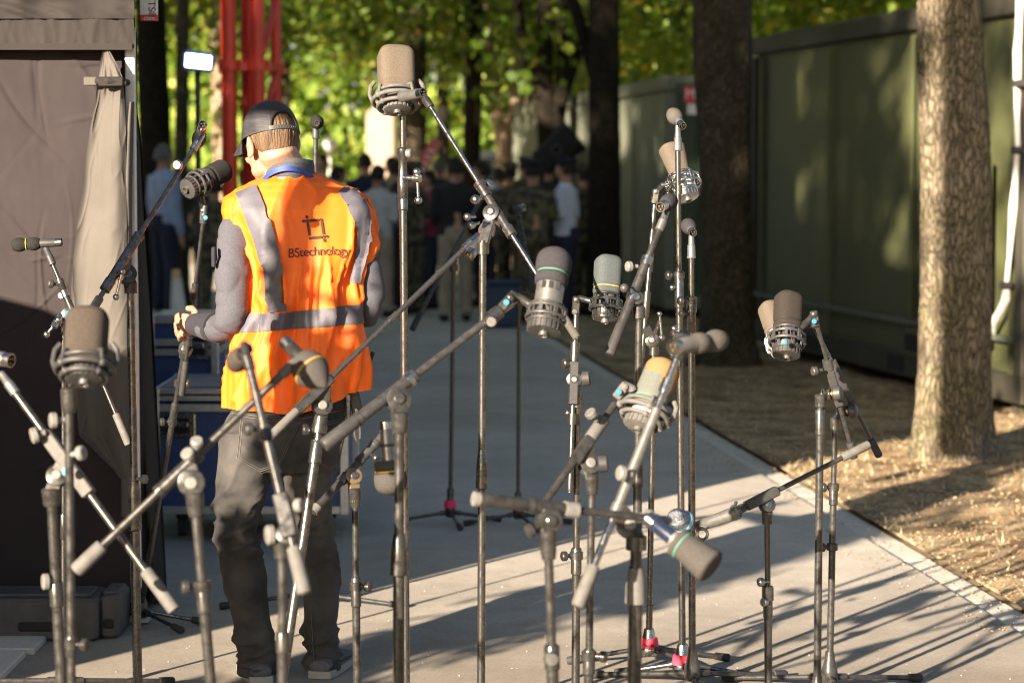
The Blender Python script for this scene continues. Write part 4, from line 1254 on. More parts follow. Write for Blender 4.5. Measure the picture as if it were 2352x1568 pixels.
# hair shell below and inside the cap
m = MB()
def hairf(u, v):
    a = pi*(1.0 - .30) + 2*pi*.80*u - .0    # from ear to ear round the back
    a = pi/2 + radians(93) + (2*pi - 2*radians(93))*u
    zt, zb = .10, -.030 - .008*math.exp(-((u-.5)/.2)**2) + .006*noise.noise(Vector((u*60, 0, 0)))
    if u < .12 or u > .88: zb += .022*(1 - min(u, 1-u)/.12)
    z = zt + (zb-zt)*v
    if z > .035: k = sqrt(max(0, 1-((z-.035)/.090)**2))
    else: k = 1 - .28*((.035-z)/.10)**1.5
    n = .0028*noise.noise(Vector((cos(a)*38, sin(a)*38, z*14))) + .0016*noise.noise(Vector((cos(a)*90, sin(a)*90, z*30)))
    thin = .0045*(1-max(0, (v-.60)/.40)) + .0003 - (.004 if z > .03 else 0)
    n *= max(.15, 1 - max(0, (v-.7)/.3))
    return hp(cos(a)*(.0765*k + thin + n), -.008 + sin(a)*(.0955*k + thin + n), z)
m.grid(hairf, 260, 90)
hair = m.build('hair', MT['hair'], man, sharp=None)
# mesh-backed cap
m = MB()
def capf(u, v):
    a = 2*pi*u
    t = v*pi/2
    k = cos(t)**.78
    z = .026 + .112*sin(t)**1.10
    n = .0022*noise.noise(Vector((cos(a)*3, sin(a)*3, z*14)))
    fr = max(0, sin(a))                        # taller, straighter front panel
    k = max(k, .0)
    kk = k if fr < .2 else k + (cos(t)**.5 - k)*(fr-.2)*.5
    sm_ = .0010*max(0, (cos(a*6)))**40
    return hp(cos(a)*(.0870*kk + n + sm_), -.004 + sin(a)*(.1055*kk + n + sm_), z + .006*fr*sin(t))
NU, NVv = 240, 80
keep = MB(); keep.grid(capf, NU, NVv)
faces, mats = [], []
for f_ in keep.f:
    c = sum((keep.v[j] for j in f_), Vector())/4 - HC
    l = HEAD.inverted() @ c
    if l.y < -.05 and l.z > .039 and (l.x**2)/(.043**2) + ((l.z-.039)**2)/(.046**2) < 1: continue
    faces.append(f_); mats.append(1 if l.y > .012 else 0)
keep.f, keep.m = faces, mats
cap = keep.build('cap', [MT['cap_m'], MT['cap_f']], man, sharp=None)
sol = cap.modifiers.new('thick', 'SOLIDIFY'); sol.thickness = .0016
m = MB()
def bill(u, v):
    a = radians(22 + 136*u)
    r0x, r0y = .087, .1055; s = sin(pi*u)
    bx, by = cos(a)*r0x, -.004 + sin(a)*r0y
    ext = .084*(sin(pi*u)**.42)*v
    z = .028 - .004*v - .030*(abs(2*u-1)**2.0)*v - .012*v*v
    return hp(bx*(1+.05*v), by + ext, z)
m.grid(bill, 60, 16); bl = m.build('bill', MT['cap_f'], cap, sharp=None)
sol = bl.modifiers.new('thick', 'SOLIDIFY'); sol.thickness = .003
m = MB()
arch = [hp(.044*cos(t), -.004 - .1062*sqrt(max(.02, 1-(.044*cos(t)/.087)**2))*(1-.13*sin(t)**2*1.05), .039 + .047*sin(t)) for t in [pi*i/24 for i in range(25)]]
m.tube(arch, .0028, 8); m.build('opening_piping', MT['cap_f'], cap)
m = MB()
def strapf(u, v):
    a = radians(270 - 34 + 68*u)
    return hp(cos(a)*.0895, -.004 + sin(a)*.1078, .0265 + .0125*v)
m.grid(strapf, 30, 3); stp = m.build('snap_strap', MT['plastic'], cap, sharp=None)
m = MB()
for i in range(9):
    a = radians(270 - 24 + 48*i/8); q = hp(cos(a)*.0897, -.004 + sin(a)*.1081, .0327); m.ball(q, .0018, 6)
m.build('snaps', MT['rubber'], stp)
m = MB(); m.ball(hp(0, -.004, .141), .006, 10, (1, 1, .5)); m.build('top_button', MT['cap_f'], cap)

# black jeans
HIP = [(872, 560, 806, .085), (930, 534, 800, .108), (985, 512, 792, .130), (1040, 500, 782, .125), (1085, 494, 776, .10)]
LL = [(985, 508, 652, .105, 7.475), (1050, 497, 640, .102, 7.47), (1120, 490, 617, .092, 7.465), (1180, 491, 600, .082, 7.46), (1230, 494, 595, .076, 7.455), (1280, 501, 601, .075, 7.455), (1330, 512, 614, .076, 7.455),
      (1390, 524, 621, .070, 7.455), (1440, 534, 626, .064, 7.45), (1475, 541, 632, .062, 7.45), (1510, 545, 636, .064, 7.45), (1545, 546, 636, .062, 7.45)]
RR = [(985, 618, 784, .105, 7.505), (1050, 636, 772, .100, 7.515), (1120, 654, 765, .090, 7.52), (1180, 670, 762, .080, 7.525), (1230, 680, 768, .074, 7.53), (1280, 685, 778, .074, 7.535), (1330, 688, 782, .074, 7.535),
      (1390, 693, 783, .068, 7.535), (1440, 696, 777, .062, 7.53), (1472, 696, 785, .062, 7.53), (1505, 699, 786, .064, 7.53), (1535, 702, 782, .061, 7.53)]
m = MB()
def loft(rows, zf, pw=2.3, n=36, step=9):
    R = []
    y = rows[0][0]
    while y <= rows[-1][0] + .1:
        xl, xr, dp = (table(rows, y, j) for j in (1, 2, 3)); z = zf(y)
        c = P((xl+xr)/2, y, z); hw = (xr-xl)/2*z/F
        ring = []
        for k in range(n):
            a = 2*pi*k/n; ca, sa = cos(a), sin(a); q = (abs(ca)**pw + abs(sa)**pw)**(-1/pw)
            ring.append(c + Vector((ca*q*hw, sa*q*dp, 0)))
        R.append(ring); y += step
    m.rings(R)
loft(HIP, lambda y: 7.49); loft(LL, lambda y: table(LL, y, 4)); loft(RR, lambda y: table(RR, y, 4))
# seat
m.ball(P(590, 1015, 7.43), .080, 16, (1, .85, 1.1)); m.ball(P(725, 1015, 7.45), .078, 16, (1, .85, 1.1))
jeans = m.build('trousers', MT['denim'], man)
zk, za = P(0, 1215, 7.45).z, P(0, 1500, 7.45).z
def jeans_d(p, n):
    knee = math.exp(-((p.z-zk)/.11)**2); ank = math.exp(-((p.z-za)/.075)**2)
    b = noise.noise(Vector((p.x*7, p.y*7, p.z*34 + p.x*6)))
    r = (1-abs(noise.noise(Vector((p.x*5+2, p.y*5, p.z*22 - p.x*9)))))**5
    return .0022*noise.noise(Vector((p.x*9, p.y*9, p.z*7))) + (.013*knee + .017*ank)*b + (.013*knee + .015*ank)*r - .006 + .010*(1-abs(noise.noise(Vector((p.x*6, p.y*6, p.z*6+4)))))**8
remesh(jeans, .006, 4, .5, disp=jeans_d)
jm = jeans.data; gj = org(man)
bvh_j = BVHTree.FromPolygons([tuple(v.co + gj) for v in jm.vertices], [tuple(p.vertices) for p in jm.polygons])
def drape_poly(name, poly, mat, parent, bvh, off=.0025, n=14):
    """quad patch with a pointed foot: four corners interpolated, then laid on the cloth"""
    (ax_, ay), (bx, by), (cx_, cy), (dx_, dy), (ex, ey) = poly      # top left, top right, right foot, point, left foot
    m = MB(); ok = {}
    for i in range(n+1):
        for j in range(n+1):
            u, v = j/n, i/n
            tx, ty = ax_ + (bx-ax_)*u, ay + (by-ay)*u
            if u < .5: fx, fy = ex + (dx_-ex)*u*2, ey + (dy-ey)*u*2
            else: fx, fy = dx_ + (cx_-dx_)*(u-.5)*2, dy + (cy-dy)*(u-.5)*2
            q = drape(tx + (fx-tx)*v, ty + (fy-ty)*v, off, bvh)
            if q is not None: ok[i, j] = len(m.v); m.v.append(q)
    for i in range(n):
        for j in range(n):
            k = [(i, j), (i+1, j), (i+1, j+1), (i, j+1)]
            if all(x in ok for x in k): m.face(*[ok[x] for x in k])
    return m.build(name, mat, parent, sharp=None)
def stitch(line, parent, r=.0011, bvh=bvh_j, mt='thread', off=.0035):
    m = MB(); pts = []
    for a, b in zip(line, line[1:]):
        for i in range(8): pts.append(drape(a[0]+(b[0]-a[0])*i/8, a[1]+(b[1]-a[1])*i/8, off, bvh))
    pts = [p for p in pts if p is not None]
    if len(pts) > 2: m.tube(pts, r, 6); m.build('seam', MT[mt], parent)
for pl in ([(556, 950), (688, 972), (644, 1066), (596, 1082), (545, 1052)], [(742, 972), (800, 955), (776, 1062), (756, 1080), (734, 1064)]):
    pk = drape_poly('back_pocket', pl, MT['denim'], jeans, bvh_j)
    stitch(pl + [pl[0]], pk); ins = [(a + (sum(q[0] for q in pl)/5 - a)*.09, b + (sum(q[1] for q in pl)/5 - b)*.09) for a, b in pl]; stitch(ins + [ins[0]], pk)
stitch([(715, 1390), (718, 1450), (722, 1520)], jeans); stitch([(534, 948), (600, 956), (690, 962), (790, 940)], jeans, .0014)
for rows, zf in ((LL, 7.45), (RR, 7.53)):
    r = rows[-1]; c = P((r[1]+r[2])/2, r[0]-6, zf); hw = (r[2]-r[1])/2*zf/F
    m = MB(); m.lathe(c + Vector((0, 0, .02)), (0, 0, -1), [(0, hw*.99), (.003, hw*1.05), (.026, hw*1.06), (.030, hw*1.0), (.030, hw*.8)], 30, asp=1.2, ref=(1, 0, 0)); m.build('turn_up', MT['denim'], jeans)
# shoes, heels to the camera
for (px, py, z), yaw in (((594, 1556, 7.45), .22), ((748, 1552, 7.53), -.18)):
    a = P(px, py, z); a.z = 0
    f_ = Vector((-sin(yaw), cos(yaw), 0)); s_ = Vector((cos(yaw), sin(yaw), 0))
    m = MB(); R = []
    for t, wd, ht in ((-.075, .018, .040), (-.07, .033, .058), (-.03, .041, .076), (.02, .043, .080), (.08, .046, .072), (.14, .050, .056), (.19, .044, .046), (.215, .026, .036), (.222, .008, .03)):
        R.append([a + f_*t + s_*(cos(k/16*2*pi)*wd) + Vector((0, 0, .02 + (ht-.02)*(.5+.5*sin(k/16*2*pi)))) for k in range(16)])
    m.rings(R); sh = m.build('shoe', MT['shoe'], man)
    m = MB(); R = []
    for t, wd in ((-.083, .016), (-.076, .036), (-.03, .045), (.08, .050), (.14, .054), (.20, .046), (.228, .022)):
        R.append([a + f_*t + s_*(x*wd) + Vector((0, 0, h)) for x, h in ((-1, .003), (1, .003), (1, .026), (-1, .026))])
    m.rings(R); m.build('sole', MT['sole'], sh)
    m = MB(); m.ball(a + f_*-.066 + s_*.004 + Vector((0, 0, .046)), .009, 10, (1.3, .6, .8)); m.build('heel_tab', MT['orange'], sh)

# radio on his belt
r0 = P(818, 930, 7.46)
t = thing('two_way_radio', 'black two way radio with a stub antenna hanging on the technician\'s belt', 'radio', r0)
m = MB(); m.box(r0, (.034, .026, .105), (Vector((.98, 0, .2)), Vector((0, 1, 0)), Vector((-.2, 0, .98))), .005); m.build('case', MT['plastic'], t, smooth=False)
m = MB(); m.tube([P(826, 898, 7.46), P(838, 865, 7.46), P(857, 808, 7.46)], [.0065, .0058, .0068], 10); m.build('antenna', MT['brubber'], t)
m = MB(); m.cyl(P(816, 893, 7.46), P(815, 883, 7.46), .006); m.build('dial', MT['plastic'], t)
m = MB(); m.tube([P(800, 905, 7.44), P(800, 960, 7.45)], [.008, .006], 8); m.build('belt_clip', MT['bright'], t)
MT['cord'] = M('white_cord', (.66,.62,.55), (.55,.51,.45), 80, .8)
m = MB(); pts = [(817, 938), (818, 962), (814, 980), (814, 1000), (819, 1012), (826, 1006), (827, 988), (823, 966), (819, 940)]
m.tube([P(x, y, 7.43) for x, y in pts], .0030, 8); m.build('wrist_cord', MT['cord'], t)

# ---------------------------------------------------------------- the crowd in the shade
def cloth(n, a, b=None, sc=8): return M(n, a, b or tuple(x*.7 for x in a), sc, .9)
MT['c_blue'] = cloth('light_blue_shirt', (.30,.39,.58)); MT['c_navy'] = cloth('navy_cloth', (.018,.022,.05)); MT['c_black'] = cloth('black_cloth', (.014,.014,.016))
MT['c_white'] = cloth('white_shirt', (.62,.66,.80), (.52,.56,.70)); MT['c_grey'] = cloth('grey_shirt', (.46,.49,.50)); MT['c_khaki'] = cloth('khaki_cloth', (.34,.29,.22)); MT['c_pink'] = cloth('raspberry_shirt', (.35,.05,.12))
MT['c_camo'] = M('camouflage_cloth', (.12,.11,.06), (.03,.03,.02), 14, .9, detail=2, lo=.45, hi=.55)
MT['hair_d'] = cloth('dark_hair', (.014,.011,.009)); MT['hair_g'] = cloth('grey_hair', (.12,.12,.12)); MT['skin_d'] = cloth('shaded_skin', (.45,.27,.19))
def figure(pose, seat=False):
    """body, shirt, trousers, hair, shoes for a standing figure 1.75 m tall looking along +y"""
    sh = (.20, 1.43); hd = {}
    if pose == 'down': arms = {s: [(s*.19, 0, 1.42), (s*.235, -.01, 1.15), (s*.235, .03, .92), (s*.225, .06, .80)] for s in (-1, 1)}
    elif pose == 'bent': arms = {s: [(s*.19, 0, 1.42), (s*.245, -.03, 1.14), (s*.20, .16, 1.08), (s*.12, .28, 1.10)] for s in (-1, 1)}
    else: arms = {-1: [(-.19, 0, 1.42), (-.24, .0, 1.14), (-.235, .04, .92), (-.225, .06, .80)], 1: [(.19, 0, 1.42), (.26, .10, 1.20), (.17, .25, 1.38), (.10, .27, 1.52)]}
    legs = {s: [(s*.095, 0, .93), (s*.11, .01, .50), (s*.115, -.015, .09)] for s in (-1, 1)}
    root = thing('person', 'standing person in the crowd', 'person', (0, 0, 0))
    b = MB()
    b.ball((0, .01, 1.645), .098, 14, (.80, .98, 1.18)); b.ball((0, .075, 1.60), .05, 10, (.9, .9, 1.2)); b.tube([(0, .10, 1.655), (0, .125, 1.625)], [.012, .016], 8)
    for s in (-1, 1): b.ball((s*.08, .0, 1.64), .02, 8, (.5, 1, 1.5))
    b.tube([(0, -.005, 1.58), (0, -.01, 1.44), (0, 0, 1.2), (0, 0, .95)], [.055, .065, .12, .13], 14)
    for s in (-1, 1):
        b.tube(arms[s], [.05, .042, .034, .028], 10)
        e = Vector(arms[s][-1]); d = (e - Vector(arms[s][-2])).normalized(); u, v = perp(d)
        b.tube([e, e+d*.05, e+d*.09], [.026, .034, .030], 8)
        for k in (-1.5, -.5, .5, 1.5): b.tube([e + d*.085 + u*k*.015, e + d*.13 + u*k*.017, e + d*.155 + u*k*.014 + v*.015], [.009, .009, .007], 6)
        b.tube([e + d*.03 + u*.02, e + d*.08 + u*.045], [.012, .009], 6)
        b.tube(legs[s], [.08, .055, .04], 10); b.tube([(s*.115, -.02, .08), (s*.12, .06, .05), (s*.125, .14, .04)], [.04, .04, .03], 8)
    bo = b.build('body', MT['skin_d'], root); remesh(bo, .013, 3)
    m = MB()
    R = []
    for z, wx, wy in ((.90, .180, .125), (1.0, .178, .122), (1.12, .178, .12), (1.25, .195, .125), (1.36, .205, .12), (1.43, .175, .10), (1.475, .09, .075), (1.50, .065, .065)):
        R.append([Vector((cos(2*pi*k/22)*wx, sin(2*pi*k/22)*wy, z)) for k in range(22)])
    m.rings(R)
    for s in (-1, 1): m.tube([Vector(q) for q in arms[s]], [.068, .058, .050, .042], 12)
    so_ = m.build('shirt', MT['c_black'], root); remesh(so_, .016, 3, disp=lambda p, n: .008*noise.noise(p*9))
    m = MB(); m.tube([(0, 0, 1.02), (0, 0, .90), (0, 0, .82)], [.150, .158, .13], 20)
    for s in (-1, 1): m.tube([(s*.088, 0, .92), (s*.10, .0, .70), (s*.112, .01, .48), (s*.118, -.01, .07)], [.10, .092, .074, .062], 14)
    tr = m.build('trousers', MT['c_black'], root); remesh(tr, .016, 3, disp=lambda p, n: .007*noise.noise(p*11))
    m = MB()
    for i in range(1):
        R = []
        for j in range(10):
            t = pi*.5*j/9; z = 1.64 + .122*sin(t); k = cos(t)
            R.append([Vector((cos(2*pi*q/20)*.088*max(k, .05), -.012 + sin(2*pi*q/20)*.108*max(k, .05), z - (.055*(1-sin(t)) if sin(2*pi*q/20) < .3 else -.03*(1-sin(t))))) for q in range(20)])
        m.rings(R)
    m.build('hair', MT['hair_d'], root)
    for s in (-1, 1):
        m = MB(); m.tube([(s*.115, -.07, .045), (s*.118, .02, .055), (s*.124, .12, .045), (s*.126, .19, .035)], [.038, .048, .045, .03], 12); m.build('shoe', MT['c_black'], root)
    return root
PROTO = {}
def place(label, px, py, z, face, shirt, trousers, pose='down', hair='hair_d', hat=None, group='people standing in the shade'):
    first = pose not in PROTO
    if first: PROTO[pose] = figure(pose)
    src = PROTO[pose]
    if first: root = src
    else:
        root = src.copy(); C.objects.link(root)
        for c in src['_kids']:
            o = bpy.data.objects[c].copy(); C.objects.link(o); o.parent = root
    if first: root['_kids'] = [c.name for c in root.children]
    for c in root.children:
        k = c.name.split('.')[0]
        c.material_slots[0].link = 'OBJECT'
        c.material_slots[0].material = MT[{'body': 'skin_d', 'shirt': shirt, 'trousers': trousers, 'hair': hair, 'shoe': 'c_black'}[k]]
    q = P(px, py, z); H = q.z + .10
    s = H/1.75
    root.location = (q.x, z, 0); root.rotation_euler = (0, 0, radians(face)); root.scale = (s, s, s)
    tag(root, label, 'person', group)
    if hat:
        m = MB()
        if hat == 'beret': m.lathe((0, -.01, 1.70), (.1, 0, 1), [(0, .10), (.02, .115), (.045, .125), (.06, .10), (.065, .01)], 22)
        else: m.lathe((0, -.01, 1.70), (0, 0, 1), [(0, .102), (.05, .100), (.085, .104), (.09, .01)], 22); m.lathe((0, .06, 1.705), (0, .25, 1), [(0, .085), (.006, .085), (.008, .01)], 20)
        g0 = root.copy(); o = m.build('hat', MT[{'beret': 'c_navy', 'kepi': 'c_black', 'camo': 'c_camo'}[hat]])
        o.parent = root; bpy.data.objects.remove(g0)
    return root
CR = [
 ('grey haired officer in a light blue shirt and dark trousers beside the tent', 376, 352, 26.5, -50, 'c_blue', 'c_navy', 'down', 'hair_g', None),
 ('man in a dark jacket and khaki trousers with his back turned, middle of the crowd', 1046, 385, 24.8, 10, 'c_black', 'c_khaki', 'bent', 'hair_d', None),
 ('man in a pale grey shirt and grey trousers right of the technician\'s shoulder', 868, 402, 25.5, -25, 'c_grey', 'c_khaki', 'bent', 'hair_d', None),
 ('man in a white shirt and navy trousers turned left, near the straight dark trunk', 1300, 388, 25.0, 70, 'c_white', 'c_navy', 'bent', 'hair_d', 'beret'),
 ('broad soldier in camouflage left of the white shirted man', 1222, 392, 24.6, 20, 'c_camo', 'c_camo', 'bent', 'hair_d', 'beret'),
 ('soldier in camouflage standing right of the white shirted man', 1342, 402, 26.0, 40, 'c_camo', 'c_camo', 'down', 'hair_d', 'camo'),
 ('person in a raspberry red shirt just left of the dark jacket', 983, 412, 27.0, 120, 'c_pink', 'c_navy', 'bent', 'hair_d', None),
 ('dark haired man in a black coat directly right of the grey shirt', 916, 388, 27.5, -80, 'c_black', 'c_black', 'bent', 'hair_d', None),
 ('soldier in camouflage standing behind the tall bare stand', 948, 398, 26.0, 60, 'c_camo', 'c_camo', 'bent', 'hair_d', 'camo'),
 ('tall man in navy between the grey shirt and the technician\'s collar', 838, 372, 29.5, 30, 'c_navy', 'c_black', 'bent', 'hair_d', None),
 ('person with brown hair and white top right beside the technician\'s collar', 776, 402, 27.5, -60, 'c_white', 'c_navy', 'bent', 'hair_d', None),
 ('bare headed man in pale green beside the plain black stand', 738, 372, 30.0, 150, 'c_grey', 'c_navy', 'down', 'hair_d', None),
 ('dark suited man looking left, right of the dark jacket', 1106, 392, 27.5, 80, 'c_black', 'c_black', 'raise', 'hair_d', None),
 ('man in a long pale blue shirt partly behind the pale Y trunk', 1146, 405, 31.0, 20, 'c_blue', 'c_navy', 'down', 'hair_d', None),
 ('soldier in camouflage seen between the dark jacket and the forked trunk', 1172, 398, 28.5, -20, 'c_camo', 'c_camo', 'down', 'hair_d', 'camo'),
 ('black capped man directly behind the camouflaged soldier and forked trunk', 1262, 386, 28.0, -40, 'c_black', 'c_black', 'bent', 'hair_d', 'kepi'),
 ('dark clothed person behind the red mast near the flight cases', 566, 408, 24.0, 40, 'c_black', 'c_black', 'bent', 'hair_d', None),
 ('soldier in camouflage close left of the technician\'s arm', 492, 432, 23.0, 30, 'c_camo', 'c_camo', 'bent', 'hair_d', 'camo'),
 ('person in black further back between the officer and the mast', 438, 412, 29.0, 0, 'c_black', 'c_navy', 'down', 'hair_d', None),
 ('dark coated man far back left of the dark jacket', 1008, 382, 31.0, -30, 'c_navy', 'c_black', 'down', 'hair_g', None),
 ('person in brown further back behind the raspberry shirt', 900, 378, 32.0, 50, 'c_khaki', 'c_black', 'down', 'hair_d', None),
 ('soldier in camouflage far back right of the pale Y trunk', 1206, 380, 32.0, 10, 'c_camo', 'c_camo', 'down', 'hair_d', 'beret'),
]
for r in CR: place(*r)
for o in [x for x in SC.objects if '_kids' in x.keys()]: del o['_kids']
# instrument case on a shoulder
q0, q1 = P(1238, 378, 26.2), P(1318, 312, 26.2)
t = thing('instrument_case', 'big black instrument case carried tilted on a shoulder above the soldiers', 'case', q0)
d = (q1-q0).normalized(); m = MB(); m.lathe(q0, d, [(0, .11), (.02, .14), (.2, .15), ((q1-q0).length, .20), ((q1-q0).length+.02, .17)], 18, power=4); m.build('shell', MT['c_black'], t)
m = MB(); c = (q0+q1)/2 + Vector((0, -.18, .0)); m.torus(c, (0, 1, 0), .05, .012, 18, 8); m.build('handle', MT['plastic'], t)
# loudspeaker tower added unseen at left to shade the right half of the big trunk
t = thing('shade_tower', 'loudspeaker column, unseen, added left of the stands to shade the big trunk', 'blocker', (-3.33, 3.3, 0))
m = MB(); m.cyl((-3.33, 3.15, 0), (-3.33, 3.15, 6.2), .05); m.beam((-3.33, 3.1, 6.2), (-3.33, 3.6, 6.2), .08, .08)
for a in range(4): m.beam((-3.33, 3.15, .3), (-3.33+.9*cos(a*pi/2+.6), 3.15+.9*sin(a*pi/2+.6), .05), .05, .05)
m.build('mast', MT['alu'], t)
ax = (Vector((.845, -.535, 0)), Vector((.535, .845, 0)), Vector((0, 0, 1)))
for i in range(8):
    m = MB(); m.box((-3.30, 3.48, 3.3 + .36*i), (.74, .45, .35), ax, .01); m.build('shade_box', MT['plastic'], t, smooth=False)
# ---------------------------------------------------------------- microphone stands
SG = 'microphone stands crowded together'
def unit(v): return v.normalized()

def knob(m, p, d, r=.015, stem=.022, kind='disc'):
    """a clutch knob leaving p along d"""
    d = Vector(d).normalized()
    m.cyl(p, p + d*stem, r*.42, n=10)
    if kind == 'ball': m.ball(p + d*(stem + r*.7), r, 12)
    else: m.lathe(p + d*stem, d, [(0, r*.8), (.003, r), (.013, r), (.016, r*.8)], 16)

def stand(label, z, top, bot, mat='chrome', rU=.0080, rL=.0105, clutch=None, clen=60, csty='sleeve', cknob=None, cmat=None,
          boom=None, base=True, legs=(-1.57, .52, 2.62), leglen=.34, hub='black', knobs=(), zb=None, tape=None, bmat=None, neck=None,
          clip=True, lowmat=None, legmat=None, group=SG):
    T = P(top[0], top[1], z); B = P(bot[0], bot[1], zb or z)
    ax = unit(T - B)
    k = (B.z - .06)/ax.z
    O = B - ax*k                                   # where the pole meets its foot, 6 cm up
    base_pt = Vector((O.x, O.y, 0))
    t = thing('mic_stand', label, 'microphone stand', base_pt, group)
    mm = MT[mat]
    def on(py):                                    # point of the pole at image row py
        lo, hi = O, T
        for _ in range(40):
            md = (lo+hi)/2
            d = md - Vector((0, 0, CAMH)); cf = d.y*cos(TH) - d.z*sin(TH); cu = d.y*sin(TH) + d.z*cos(TH)
            y = CY - F*cu/cf
            if y > py: lo = md
            else: hi = md
        return (lo+hi)/2
    if clutch:
        c = on(clutch)
        cl = px2m(clen, z)
        m = MB(); m.cyl(O, c, rL, n=16); m.build('lower_pole', MT[lowmat or mat], t)
        m = MB(); m.cyl(c - ax*.02, T, rU, n=16); m.build('upper_pole', mm, t)
        m = MB(); R = rL
        if csty == 'sleeve': pr = [(-cl, R*1.04), (-cl+.003, R*1.28), (-.004, R*1.28), (0, R*1.12), (0, rU)]
        elif csty == 'taper': pr = [(-cl, R*1.02), (-cl+.004, R*1.5), (-cl+.012, R*1.5), (-cl*.5, R*1.42), (-.004, R*1.05), (0, rU)]
        elif csty == 'step': pr = [(-cl, R*1.04), (-cl+.003, R*1.22), (-cl*.45, R*1.22), (-cl*.44, R*1.5), (-.006, R*1.5), (0, R*1.3), (0, rU)]
        m.lathe(c, ax, pr, 20)
        for ko in (cknob or ()):
            kp = on(ko[0]); side = Vector((ko[1], -.35 if len(ko) < 3 else ko[2], 0))
            mk = MB(); knob(mk, kp + unit(side)*R, side, .014, .016)
            mk.lathe(kp - ax*.012, ax, [(0, R*1.1), (.002, R*1.6), (.022, R*1.6), (.024, R*1.1)], 16); mk.build('knob', MT[cmat or mat], t)
        for i_ in range(1): m.build('clutch', MT[cmat or mat], t)
    else:
        m = MB(); m.cyl(O, T, rU, n=16); m.build('pole', mm, t)
    if neck:                                       # fat collar below the pole's head
        m = MB(); m.lathe(T, -ax, [(0, rU*1.5), (.004, rU*1.9), (px2m(neck, z)*.7, rU*1.75), (px2m(neck, z), rU*1.5), (px2m(neck, z), rU)], 18); m.build('collar', mm, t)
    # foot
    if base:
        m = MB()
        if hub == 'chrome':
            m.lathe(base_pt + Vector((0, 0, .028)), (0, 0, 1), [(0, .030), (.018, .034), (.022, .033), (.03, .031), (.055, .022), (.085, .016), (.088, .0115)], 22)
        else:
            m.lathe(base_pt + Vector((0, 0, .03)), (0, 0, 1), [(0, .018), (.012, .026), (.045, .024), (.075, .016), (.10, .0135)], 18)
        hb = m.build('hub', MT['bright' if hub == 'chrome' else 'black'], t)
        if tape:
            m = MB(); m.lathe(base_pt + Vector((0, 0, tape[1])), (0, 0, 1), [(0, tape[2]), (.001, tape[2]+.0012), (tape[3], tape[4]+.0012), (tape[3]+.001, tape[4])], 22); m.build('tape', MT[tape[0]], t)
        for a in legs:
            d = Vector((cos(a), sin(a), 0))
            s = base_pt + d*.022 + Vector((0, 0, .05)); e = base_pt + d*leglen + Vector((0, 0, .014))
            m = MB(); m.cyl(s, e, .0078, n=12); m.cyl(s, s + (e-s)*.12, .0115, n=12); lg = m.build('leg', MT[legmat or ('chrome' if hub == 'chrome' else 'black')], t)
            m = MB(); q = unit(e-s); m.lathe(e - q*.035, q, [(0, .009), (.002, .012), (.045, .0135), (.05, .011)], 14); m.build('rubber_foot', MT['brubber'], lg)
    if boom:
        A, Bt = P(*boom['a']), P(*boom['b'])
        d = Bt - A; L = d.length; dn = unit(d)
        r = boom.get('r', .0072)
        bm = MT[boom.get('mat', mat)]
        m = MB(); m.cyl(A, Bt, r, n=14); bo = m.build('boom', bm, t)
        if 'thick' in boom:                         # larger tube over part of the boom
            t0, t1, rr = boom['thick']; m = MB(); m.lathe(A + d*t0, dn, [(0, r), (0, rr), (L*(t1-t0), rr), (L*(t1-t0), r)], 16); m.build('outer_tube', MT[boom.get('tmat', boom.get('mat', mat))], bo)
        if 'sleeve' in boom:
            t0, t1, rr = boom['sleeve'][:3]
            m = MB(); l = L*(t1-t0)
            if len(boom['sleeve']) > 3: m.beam(A + d*t0, A + d*t1, rr*1.9, rr*2.0, (0, -1, 0), .003)
            else: m.lathe(A + d*t0, dn, [(0, r), (0, rr*1.12), (.012, rr*1.15), (.014, rr), (l-.014, rr), (l-.012, rr*1.15), (l, rr*1.12), (l, r)], 18)
            m.build('boom_sleeve', MT[boom.get('smat', boom.get('mat', mat))], t)
        if 'grip' in boom:
            t0, t1, rr = boom['grip']; l = L*(t1-t0)
            m = MB(); m.lathe(A + d*t0, dn, [(0, r), (0, rr*.86), (.004, rr), (l-.008, rr*1.04), (l-.002, rr*.95), (l, rr*.5)], 18); m.build('grip', MT[boom.get('gmat', 'rubber')], t)
        for q in boom.get('collars', ()):
            m = MB(); tt, rr, ln = q[:3]; m.lathe(A + d*tt, dn, [(0, r), (0, rr), (ln, rr), (ln, r)], 16); m.build('boom_collar', MT[q[3] if len(q) > 3 else boom.get('mat', mat)], t)
        if 'pv' in boom:
            pv = A + d*boom['pv']
            ps = boom.get('ps', .026)
            view = unit(Vector((0, 0, CAMH)) - pv)
            side = Vector(boom.get('side', view)); side = unit(side - dn*side.dot(dn))
            m = MB()
            c0 = T + (pv - T)*boom.get('pc', .45)   # bolt centre between pole head and boom
            for s in (-1, 1):
                m.lathe(c0 + side*(s*.011 - .002), side, [(0, ps*.9), (.001, ps), (.004, ps), (.005, ps*.9)], 24)
            m.beam(T - ax*.012, c0, ps*1.3, .017, side, .002)
            u = pv - c0
            if u.length > .008: m.beam(c0, pv, ps*1.5, .022, side, .002)
            m.cyl(T - ax*.035, T - ax*.005, rU*1.75, n=16)
            pt = m.build('pivot', MT[boom.get('pmat', mat)], t)
            m = MB(); m.lathe(c0 + side*.014, side, [(0, ps*.48), (.003, ps*.48), (.006, ps*.36), (.0062, .001)], 16); m.build('bolt', MT[boom.get('boltmat', 'bright')], pt)
            if boom.get('wing'):                    # black hand wheel on the far or right side
                wd = Vector(boom['wing']); wd = unit(wd)
                m = MB(); m.cyl(c0, c0 + wd*.022, .007); m.lathe(c0 + wd*.022, wd, [(0, .018), (.002, .022), (.02, .020), (.023, .015)], 10); m.build('hand_wheel', MT['plastic'], pt)
